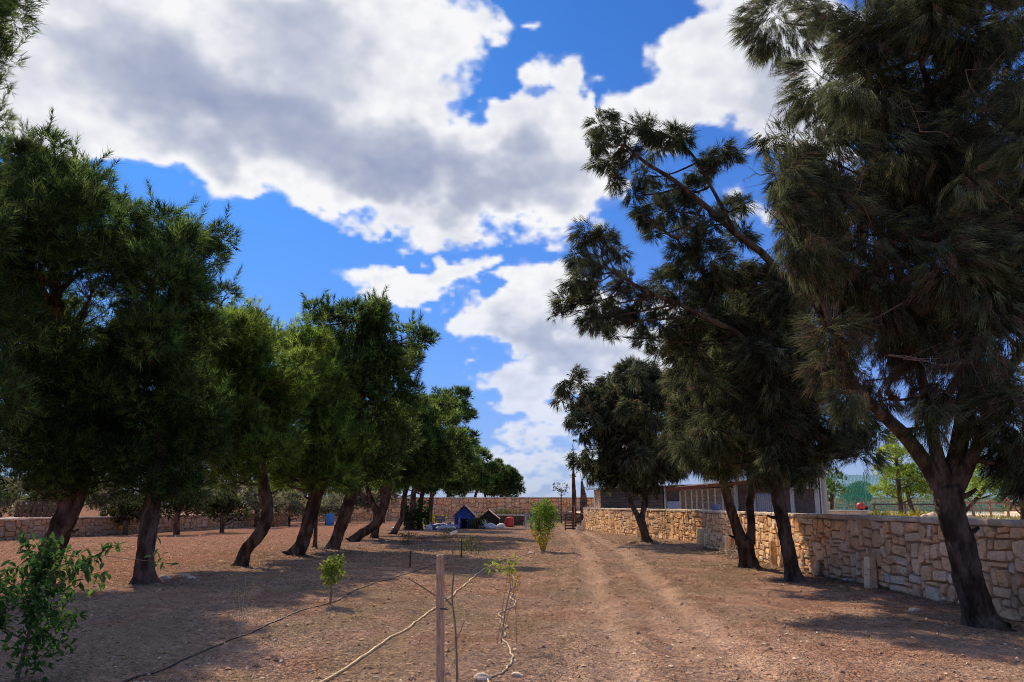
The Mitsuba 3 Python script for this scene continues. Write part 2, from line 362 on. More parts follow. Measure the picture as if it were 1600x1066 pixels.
def stone_mesh(path, r, z0, rng, warp, joint=.009, proud=(.010, .05), seed=0):
    u0, u1, v0, v1 = r
    w, h = u1 - u0, v1 - v0
    c = min(w, h) * rng.uniform(.06, .34, 4)
    ring = np.array([[u0 + c[0], v0], [u1 - c[1], v0], [u1, v0 + c[1]], [u1, v1 - c[2]], [u1 - c[2], v1], [u0 + c[3], v1], [u0, v1 - c[3]], [u0, v0 + c[0]]])
    q = np.stack([ring[:, 0], ring[:, 1], 0 * ring[:, 0] + seed], 1)
    ring = ring + warp * (np.stack([meshkit.noise(q * 5.2, 1), meshkit.noise(q * 5.2, 2)], 1) - .5) * 2
    cen = ring.mean(0)
    def inset(d):
        e = ring - cen
        return cen + e * np.clip(1 - d / np.array([w / 2, h / 2]), .2, 1)
    d0 = rng.uniform(*proud); bul = rng.uniform(-.002, .010)
    tilt = rng.normal(0, .06, 2)
    def dep(pts, base): return base + (pts - cen) @ tilt
    A, B, C = inset(joint), inset(joint + .010), inset(joint + .20 * min(w, h))
    C = C + rng.normal(0, .012, C.shape)
    P = np.vstack([A, B, C, cen[None]])
    D = np.r_[np.full(8, -.05), dep(B, d0) + rng.normal(0, .003, 8), dep(C, d0 + bul) + rng.normal(0, .005, 8), d0 + bul]
    v = path.at(P[:, 0], z0 + P[:, 1], D)
    f = []
    for a in (0, 8):
        for i in range(8):
            j = (i + 1) % 8
            f += [[a + i, a + j, a + 8 + j], [a + i, a + 8 + j, a + 8 + i]]
    f += [[16 + i, 16 + (i + 1) % 8, 24] for i in range(8)]
    return v, np.array(f)

def rubble_wall(key, pts, height, cap_h, thick, near_y, rng, cell=(.085, .088), base=-.12, limit=300, warp=.048, mats=STONES, core_mat='mat_mortar', seed=0, caps=True, joint=.011):
    path = Path(pts)
    H = height - cap_h - base
    # core
    n = max(2, int(path.L / .5)); u = np.linspace(0, path.L, n)
    ring = [path.at(u, base, -.03), path.at(u, height - cap_h - .004, -.03), path.at(u, height - cap_h - .004, -thick), path.at(u, base, -thick)]
    v = np.stack(ring, 1).reshape(-1, 3); f = []
    for i in range(n - 1):
        for a in range(4):
            b = (a + 1) % 4
            f += [[i * 4 + a, i * 4 + b, i * 4 + 4 + b], [i * 4 + a, i * 4 + 4 + b, i * 4 + 4 + a]]
    f += [[0, 1, 2], [0, 2, 3], [4 * n - 4, 4 * n - 2, 4 * n - 3], [4 * n - 4, 4 * n - 1, 4 * n - 2]]
    put('core', (v, np.array(f)), core_mat, key)
    rects = pack(path.L, H, *cell, rng)
    cs = [path.at(np.array((r[0] + r[1]) / 2), 0, 0) for r in rects]
    dist = np.array([np.hypot(c[0], c[1]) + (0 if c[1] >= near_y else 1e3) for c in cs])
    area = np.array([(r[1] - r[0]) * (r[3] - r[2]) for r in rects])
    order = np.argsort(-(area ** .5) / dist)
    rest = {m: [] for m in mats}
    for k, i in enumerate(order):
        m = mats[rng.integers(len(mats))]
        sm = stone_mesh(path, rects[i], base, rng, warp, seed=seed, joint=joint)
        if k < limit: put('stone', sm, m, key)
        else: rest[m].append(sm)
    for m, l in rest.items():
        if l: tag(put('rubble', mesh_of(l), m, key), kind='stuff')
    if caps:
        s = 0.0
        while s < path.L - .15:
            l = min(rng.uniform(.42, .85), path.L - s)
            c = path.at(np.array(s + l / 2), height - cap_h / 2, -thick / 2 + .01)
            a, b = path.at(np.array(s), 0, 0), path.at(np.array(s + l), 0, 0)
            rot = math.atan2(b[1] - a[1], b[0] - a[0])
            put('cap_stone', box(c, (l - .012, thick + rng.uniform(.03, .12), cap_h + rng.uniform(-.018, .014)), rot + rng.normal(0, .008), (rng.normal(0, .022), rng.normal(0, .010)), .016), 'mat_cap', key)
            s += l
    return path

rw = np.random.default_rng(77)
k = thing('stone_wall', 'near rubble stone wall of yellow blocks with flat cap slabs running along the right', 'wall')
NEAR = rubble_wall(k, [(7.3, 4), (7.15, 11.4), (7.12, 20), (7.15, 29.6)], 1.37, .085, .45, 11.0, rw)
k = thing('stone_wall', 'farther sunlit rubble stone wall curving left behind the fork-trunked tree to the gate', 'wall')
FAR = rubble_wall(k, [(8.25, 31.2), (7.9, 33), (7.0, 38), (6.25, 41.5), (5.55, 45), (4.75, 52.6)], 1.37, .10, .45, 30.0, rw, cell=(.10, .10), seed=9, warp=.05)
k = thing('field_wall', 'long orange brown rubble wall closing the orchard at the far end', 'wall')
rubble_wall(k, [(48, 76), (6.2, 76), (-14, 76), (-22, 74.5)], 2.25, .1, .6, 200, rw, cell=(.16, .15), base=-.1, limit=0, warp=.05, mats=('mat_field_wall', 'mat_stone_c', 'mat_field_wall'), seed=4, joint=.016)
k = thing('boundary_wall', 'low grey boundary wall with pale coping behind the pines at left', 'wall')
rubble_wall(k, [(-17.2, 61), (-19.6, 48), (-22.6, 36), (-25.5, 27), (-30, 12), (-33, 0)], .98, .09, .5, 200, rw, cell=(.14, .13), base=-.1, limit=0, warp=.05, mats=('mat_dull_wall', 'mat_dull_wall', 'mat_mortar'), seed=5, joint=.016)

# standing slabs that lean on the walls
def slab(x, y, w, d, h, rot, tilt, label, mat='mat_stone_b', seed=0):
    rng = np.random.default_rng(500 + seed)
    v, f = box((0, 0, h / 2 - .03), (w, d, h), 0, (0, 0), .025)
    m = trimesh.Trimesh(v, f).subdivide().subdivide()
    v, f = np.array(m.vertices), np.array(m.faces)
    v = v + (meshkit.noise(v * 6 + seed * 3.1, 3)[:, None] - .5) * np.array([.05, .04, .06])
    v[:, 0] *= 1 - .28 * v[:, 2:3].ravel() / h * rng.uniform(.3, 1)
    M = trimesh.transformations.euler_matrix(tilt[0], tilt[1], rot)[:3, :3]
    v = v @ M.T + [x, y, float(ground_z(x, y))]
    return tag(put('standing_stone', (v, f), mat, smooth=35), label, 'stone')
slab(6.93, 15.6, .22, .17, .62, .3, (0, .05), 'pale upright stone against the near wall, closest to the camera', seed=1)
slab(6.97, 18.4, .24, .12, .36, .9, (.05, .22), 'low pale stone tilted against the near wall between the two nearest trunks', seed=2)
slab(6.93, 20.6, .20, .12, .60, .2, (.05, .12), 'white stone slab leaning on the near wall just left of a trunk', seed=3)
slab(6.92, 21.2, .17, .12, .66, .2, (-.05, .02), 'brown upright slab paired with the white leaning slab at the near wall', 'mat_stone_c', seed=4)
slab(6.90, 25.6, .20, .14, .62, .2, (0, .05), 'upright stone at the shaded end of the near wall', seed=5)
slab(7.62, 32.3, .30, .16, .66, .5, (0, .08), 'bright upright stone at the corner where the farther wall begins', seed=6)
slab(6.30, 39.6, .28, .2, .58, .4, (0, .0), 'upright stone behind the fork-trunked tree at the farther wall', seed=7)
slab(4.42, 49.6, .30, .2, .66, .2, (0, .1), 'grey upright stone at the gate end of the farther wall', 'mat_cap', seed=8)
slab(4.10, 49.0, .34, .3, .34, .9, (.2, .3), 'round pale boulder beside the slatted pallet gate', 'mat_cap', seed=9)

# ------------------------------------------------------------------ terrace behind the wall
TER = .92
edge = [tuple(NEAR.at(np.array(u), 0, -.40)[:2]) for u in np.linspace(0, NEAR.L, 12)] + [tuple(FAR.at(np.array(u), 0, -.40)[:2]) for u in np.linspace(0, FAR.L, 14)]
poly = [(7.6, -60)] + edge + [(5.3, 75.2), (70, 75.2), (300, 60), (300, -60)]
tv, tf = trimesh.creation.triangulate_polygon(__import__('shapely').Polygon(poly), engine='earcut')
tag(put('terrace', (np.c_[tv, np.full(len(tv), TER)], tf), 'mat_terrace'), 'sandy raised ground behind the stone wall', 'ground', kind='structure')
FLAT = TER

PINES={"p0":{"trunk":[[-8.067,12.0,-0.348,0.244],[-8.286,12.0,1.015,0.221],[-8.575,12.0,2.447,0.207],[-8.978,12.0,4.473,0.184],[-9.198,12.0,6.646,0.137],[-9.326,12.0,8.984,0.099],[-9.503,12.0,10.985,0.057]],"lobes":[[-9.24,12.43,10.33,0.32],[-9.28,12.43,9.63,0.4],[-8.74,12.02,8.63,0.29],[-8.63,11.7,7.75,0.47],[-8.96,11.38,8.71,0.79],[-9.14,11.84,7.03,0.89],[-9.43,11.87,6.04,1.13],[-8.73,11.36,4.52,1.11],[-8.74,11.37,3.35,0.84],[-9.35,12.7,6.58,0.5],[-10.41,12.21,7.9,1.16],[-8.82,11.63,9.47,0.4],[-9.77,11.91,10.15,1.21],[-10.31,12.66,11.78,1.23],[-11.23,12.56,12.8,1.38],[-10.36,12.48,13.01,1.11],[-9.27,11.85,11.64,0.82],[-11.05,11.99,9.47,1.59],[-10.81,12.25,5.62,1.37],[-10.52,11.39,10.5,1.36]],"limbs":[]},
"p1":{"trunk":[[-9.538,16.3,0.029,0.388],[-9.336,16.3,0.805,0.366],[-9.024,16.3,1.83,0.331],[-8.997,16.3,2.75,0.301],[-9.397,16.3,4.102,0.259],[-9.874,16.3,5.788,0.209],[-10.229,16.3,7.547,0.142],[-10.431,16.3,8.608,0.072]],"lobes":[[-10.77,16.41,9.09,0.68],[-9.11,15.84,8.56,0.55],[-10.37,17.06,8.77,0.72],[-10.55,15.43,8.23,0.81],[-11.2,16.66,7.83,1.28],[-10.06,17.04,7.5,1.19],[-8.66,15.75,6.77,0.95],[-10.96,17.09,6.14,1.4],[-9.42,17.04,5.68,1.09],[-9.72,15.34,3.83,1.37],[-9.29,16.71,3.61,1.21],[-9.16,15.3,2.55,0.9],[-10.6,16.31,2.88,1.05],[-8.27,16.17,4.36,0.92],[-10.83,15.71,6.47,1.26],[-11.29,15.95,4.73,1.38],[-9.11,16.91,8.24,0.51],[-11.22,15.93,9.28,0.49],[-8.9,15.6,2.13,0.52],[-8.61,16.7,2.51,0.67],[-10.16,16.2,2.09,0.52],[-9.95,16.9,4.77,1.23],[-11.84,15.77,7.5,1.28],[-8.52,14.3,7.21,0.96],[-9.0,14.0,6.45,1.19],[-7.91,14.3,6.17,0.87],[-9.21,14.9,8.01,0.81],[-9.58,15.94,1.89,0.39],[-9.07,16.9,1.97,0.45],[-8.11,16.31,3.42,0.76],[-9.55,16.31,3.02,0.83]],"limbs":[]},
"p2":{"trunk":[[-7.555,16.601,0.0,0.303],[-7.595,16.601,0.406,0.238],[-7.592,16.601,0.919,0.233],[-7.546,16.601,1.834,0.216],[-7.512,16.601,2.907,0.205],[-7.518,16.601,4.149,0.18],[-7.537,16.601,5.574,0.155],[-7.528,16.601,6.901,0.1],[-7.465,16.601,7.809,0.058]],"lobes":[[-7.1,16.07,7.24,0.55],[-7.49,15.63,7.52,0.49],[-7.66,17.47,8.13,0.26],[-6.79,15.77,6.35,0.42],[-8.62,17.29,7.43,0.73],[-7.69,16.34,6.09,0.88],[-7.56,17.5,5.49,0.47],[-8.1,16.4,4.96,0.94],[-8.03,17.47,4.28,1.01],[-8.24,16.71,3.47,0.92],[-6.83,16.08,3.8,0.77],[-7.72,17.08,2.81,0.76],[-8.48,16.95,2.66,0.76],[-6.85,16.97,3.07,0.69],[-7.01,16.53,2.23,0.53],[-7.51,16.04,2.02,0.45],[-8.11,16.88,7.14,0.64],[-7.6,15.81,5.39,0.71],[-6.56,16.99,2.8,0.46],[-6.83,15.0,6.73,0.65],[-6.93,14.5,5.97,0.88],[-6.53,14.9,5.96,0.58],[-6.83,14.4,4.8,0.79],[-7.67,16.87,4.76,0.78],[-6.76,16.35,3.29,0.69],[-8.88,17.2,3.95,0.77],[-7.8,15.99,1.95,0.36],[-6.65,16.38,1.9,0.33]],"limbs":[]},
"p3":{"trunk":[[-7.205,21.333,-0.0,0.229],[-7.08,21.333,0.394,0.213],[-6.767,21.333,0.808,0.214],[-6.577,21.333,1.31,0.224],[-6.685,21.333,1.901,0.216],[-6.828,21.333,2.5,0.192],[-7.233,21.333,3.806,0.176],[-7.589,21.333,5.055,0.134],[-7.745,21.333,5.967,0.072]],"lobes":[[-8.72,21.93,6.37,0.69],[-7.6,21.09,6.28,0.74],[-7.16,21.76,5.96,0.73],[-8.15,21.56,5.46,1.18],[-6.87,22.22,5.01,0.77],[-7.43,22.32,4.56,1.11],[-6.43,21.78,4.4,0.55],[-8.38,21.95,4.23,1.17],[-6.46,20.64,3.39,0.63],[-7.6,21.76,3.22,0.95],[-8.49,22.03,2.97,0.94],[-8.83,21.14,4.84,1.07],[-8.81,21.44,6.36,0.65],[-8.23,21.29,6.6,0.57],[-9.38,22.25,6.06,0.73],[-6.04,20.97,4.82,0.6],[-6.13,21.14,3.96,0.55],[-5.64,20.33,5.24,0.56],[-7.68,21.17,2.32,0.58],[-6.9,21.6,2.86,0.5],[-8.83,22.2,4.08,0.95],[-8.07,22.18,3.89,0.95],[-7.03,20.99,5.0,0.86]],"limbs":[]},
"p4":{"trunk":[[-6.889,25.521,0.0,0.326],[-6.705,25.521,0.355,0.276],[-6.503,25.521,1.152,0.288],[-6.339,25.521,1.96,0.28],[-6.267,25.521,2.986,0.261],[-6.565,25.521,4.662,0.212],[-6.878,25.521,5.734,0.128]],"lobes":[[-7.71,26.5,6.91,0.88],[-6.52,24.9,5.95,0.77],[-8.16,26.17,6.73,0.77],[-6.82,24.84,4.99,1.15],[-6.31,25.33,4.64,1.02],[-7.12,24.67,3.74,1.14],[-6.67,26.24,3.24,1.13],[-7.37,26.18,2.6,0.85],[-5.86,24.8,2.45,0.75],[-6.19,25.57,5.31,0.77],[-5.78,25.04,3.78,0.86],[-7.69,25.5,2.47,0.7]],"limbs":[]},
"p5":{"trunk":[[-6.451,28.703,0.0,0.298],[-6.289,28.703,0.468,0.276],[-6.005,28.703,1.323,0.29],[-5.835,28.703,2.234,0.28],[-5.753,28.703,3.625,0.259],[-5.688,28.703,5.524,0.239],[-5.685,28.703,7.228,0.169],[-5.857,28.703,8.472,0.098]],"lobes":[[-6.86,28.81,8.5,0.82],[-5.94,27.92,8.53,0.71],[-7.8,29.43,8.52,0.55],[-4.93,28.26,8.49,0.82],[-5.08,28.6,7.7,1.03],[-3.65,27.82,7.65,0.71],[-3.23,27.71,7.51,0.49],[-6.16,28.09,7.11,1.49],[-4.53,28.39,6.68,1.13],[-4.1,29.56,6.89,0.81],[-5.89,29.48,5.63,1.61],[-6.83,28.66,6.0,1.07],[-4.51,28.61,5.03,1.33],[-3.75,29.04,5.81,0.7],[-6.29,29.42,3.92,1.32],[-4.89,28.38,3.6,1.32],[-5.97,29.29,2.6,0.89],[-4.65,28.5,2.69,0.84],[-7.17,28.89,7.02,0.92],[-4.09,29.18,4.14,0.95]],"limbs":[]},
"p6":{"trunk":[[-6.965,35.036,0.0,0.281],[-6.695,35.036,0.273,0.253],[-5.981,35.036,0.766,0.268],[-5.669,35.036,1.538,0.255],[-5.522,35.036,2.234,0.242],[-5.163,35.036,3.502,0.215],[-4.636,35.036,5.223,0.13]],"lobes":[[-4.36,35.04,5.8,1.2],[-4.68,35.42,5.12,1.44],[-3.66,35.43,5.26,1.12],[-5.32,34.05,4.28,1.59],[-3.92,34.11,4.01,1.59],[-5.05,34.33,3.05,1.34],[-3.66,34.46,3.05,1.11],[-2.83,34.44,4.31,0.95],[-3.07,34.13,3.45,1.03]],"limbs":[[[-5.768,35.036,1.123,0.127],[-6.241,35.036,1.677,0.113],[-6.769,35.036,2.095,0.1],[-6.963,35.036,2.655,0.086]]]},
"p7":{"trunk":[[-6.605,38.296,0.0,0.246],[-6.561,38.296,0.478,0.231],[-6.487,38.296,0.989,0.247],[-6.259,38.296,1.533,0.201],[-6.285,38.296,2.293,0.187],[-6.113,38.296,3.679,0.172],[-5.059,38.296,5.244,0.111]],"lobes":[[-3.45,37.73,6.6,0.88],[-4.15,38.5,6.22,1.05],[-3.4,39.07,5.96,0.96],[-4.38,37.99,4.9,1.31],[-3.13,38.03,4.59,1.13],[-4.99,38.13,3.36,1.3],[-3.78,38.66,3.07,1.12],[-5.87,38.87,3.08,1.12],[-6.12,39.18,4.68,1.3]],"limbs":[[[-6.544,38.296,0.868,0.139],[-6.692,38.296,1.533,0.124],[-6.964,38.296,2.141,0.124],[-7.049,38.296,2.753,0.109]]]},
"p8":{"trunk":[[-6.44,43.119,0.0,0.225],[-6.243,43.119,0.337,0.191],[-5.98,43.119,0.844,0.191],[-5.901,43.119,1.695,0.192],[-5.75,43.119,2.553,0.175],[-4.958,43.119,4.642,0.142],[-3.578,43.119,6.774,0.089]],"lobes":[[-2.92,42.87,7.28,0.99],[-3.43,43.53,6.64,1.09],[-2.66,42.8,6.38,0.79],[-3.06,43.77,5.05,1.27],[-2.45,42.58,5.13,0.78],[-4.32,43.86,4.69,1.27],[-5.28,43.13,3.24,1.26],[-3.55,43.57,3.26,1.17],[-2.65,43.19,3.77,0.78]],"limbs":[]},
"p9":{"trunk":[[-6.464,50.564,0.0,0.325],[-6.437,50.564,0.515,0.285],[-6.336,50.564,1.311,0.245],[-6.244,50.564,2.516,0.226],[-5.381,50.564,4.345,0.186],[-3.959,50.564,5.995,0.104]],"lobes":[[-2.97,50.2,5.14,0.8],[-3.53,50.55,5.17,1.15],[-4.06,49.66,3.89,1.25],[-2.64,49.65,3.69,0.8],[-5.36,50.62,3.12,1.25],[-3.7,50.52,2.72,0.91]],"limbs":[]},
"p10":{"trunk":[[-6.003,51.844,0.0,0.25],[-6.02,51.844,0.691,0.23],[-5.961,51.844,1.714,0.189],[-5.733,51.844,2.746,0.169],[-4.665,51.844,4.205,0.106]],"lobes":[[-3.64,52.51,3.81,0.93],[-4.57,50.88,3.54,1.05],[-2.76,51.96,4.42,0.7],[-3.16,51.83,2.95,0.82],[-5.29,52.04,2.96,0.93]],"limbs":[]},
"p11":{"trunk":[[-5.913,56.11,0.0,0.226],[-5.791,56.11,0.616,0.204],[-5.729,56.11,1.946,0.205],[-5.48,56.11,3.064,0.183],[-4.134,56.11,4.646,0.115]],"lobes":[[-2.23,56.57,5.04,0.83],[-2.75,56.16,4.19,0.95],[-1.61,56.24,3.97,0.89],[-3.43,56.09,3.51,0.88],[-2.06,56.34,3.07,0.82],[-4.53,55.61,3.05,0.88]],"limbs":[]},
"p12":{"trunk":[[-6.683,83.739,0.0,0.338],[-6.628,83.739,0.791,0.304],[-6.786,83.739,2.116,0.271],[-6.463,83.739,3.116,0.238],[-4.786,83.739,5.131,0.137]],"lobes":[[-1.71,83.84,5.47,1.13],[-2.74,84.08,4.81,1.13],[-3.72,83.12,3.77,1.32],[-1.04,84.72,4.29,0.94],[-2.05,84.23,2.92,0.84]],"limbs":[]},
"p13":{"trunk":[[-3.983,83.739,0.0,0.236],[-3.855,83.739,0.791,0.203],[-3.936,83.739,2.116,0.204],[-3.606,83.739,3.116,0.17],[-2.391,83.739,4.794,0.137]],"lobes":[[-0.69,84.65,5.17,0.94],[-1.36,83.33,4.11,1.13],[0.0,83.63,4.45,0.75],[-2.37,83.26,3.31,1.03],[-0.34,82.83,3.3,0.75]],"limbs":[]},
"p14":{"trunk":[[-2.43,83.739,0.0,0.236],[-2.435,83.739,0.791,0.203],[-2.305,83.739,1.784,0.17]],"lobes":[[0.0,82.77,4.76,0.85],[0.54,83.23,3.97,0.85],[-0.34,84.46,3.6,0.94],[0.81,83.07,3.1,0.66],[-1.02,84.12,2.92,0.75],[-1.69,83.24,3.44,0.85],[0.2,82.87,2.51,0.47]],"limbs":[[[-2.436,83.739,0.923,0.169],[-2.712,83.739,1.784,0.136],[-2.923,83.739,2.782,0.102]],[[-2.368,83.739,0.989,0.169],[-1.695,83.739,1.784,0.102],[-1.019,83.739,2.649,0.102]]]},
"p15":{"trunk":[[-7.275,29.522,0.0,0.094],[-7.284,29.522,0.62,0.095],[-7.285,29.522,1.548,0.084],[-7.238,29.522,2.489,0.084],[-7.166,29.522,3.924,0.061]],"lobes":[[-7.14,28.91,3.88,0.94],[-7.05,29.88,3.34,0.87],[-7.49,29.53,3.2,0.8],[-7.23,29.62,4.66,0.88]],"limbs":[]}}
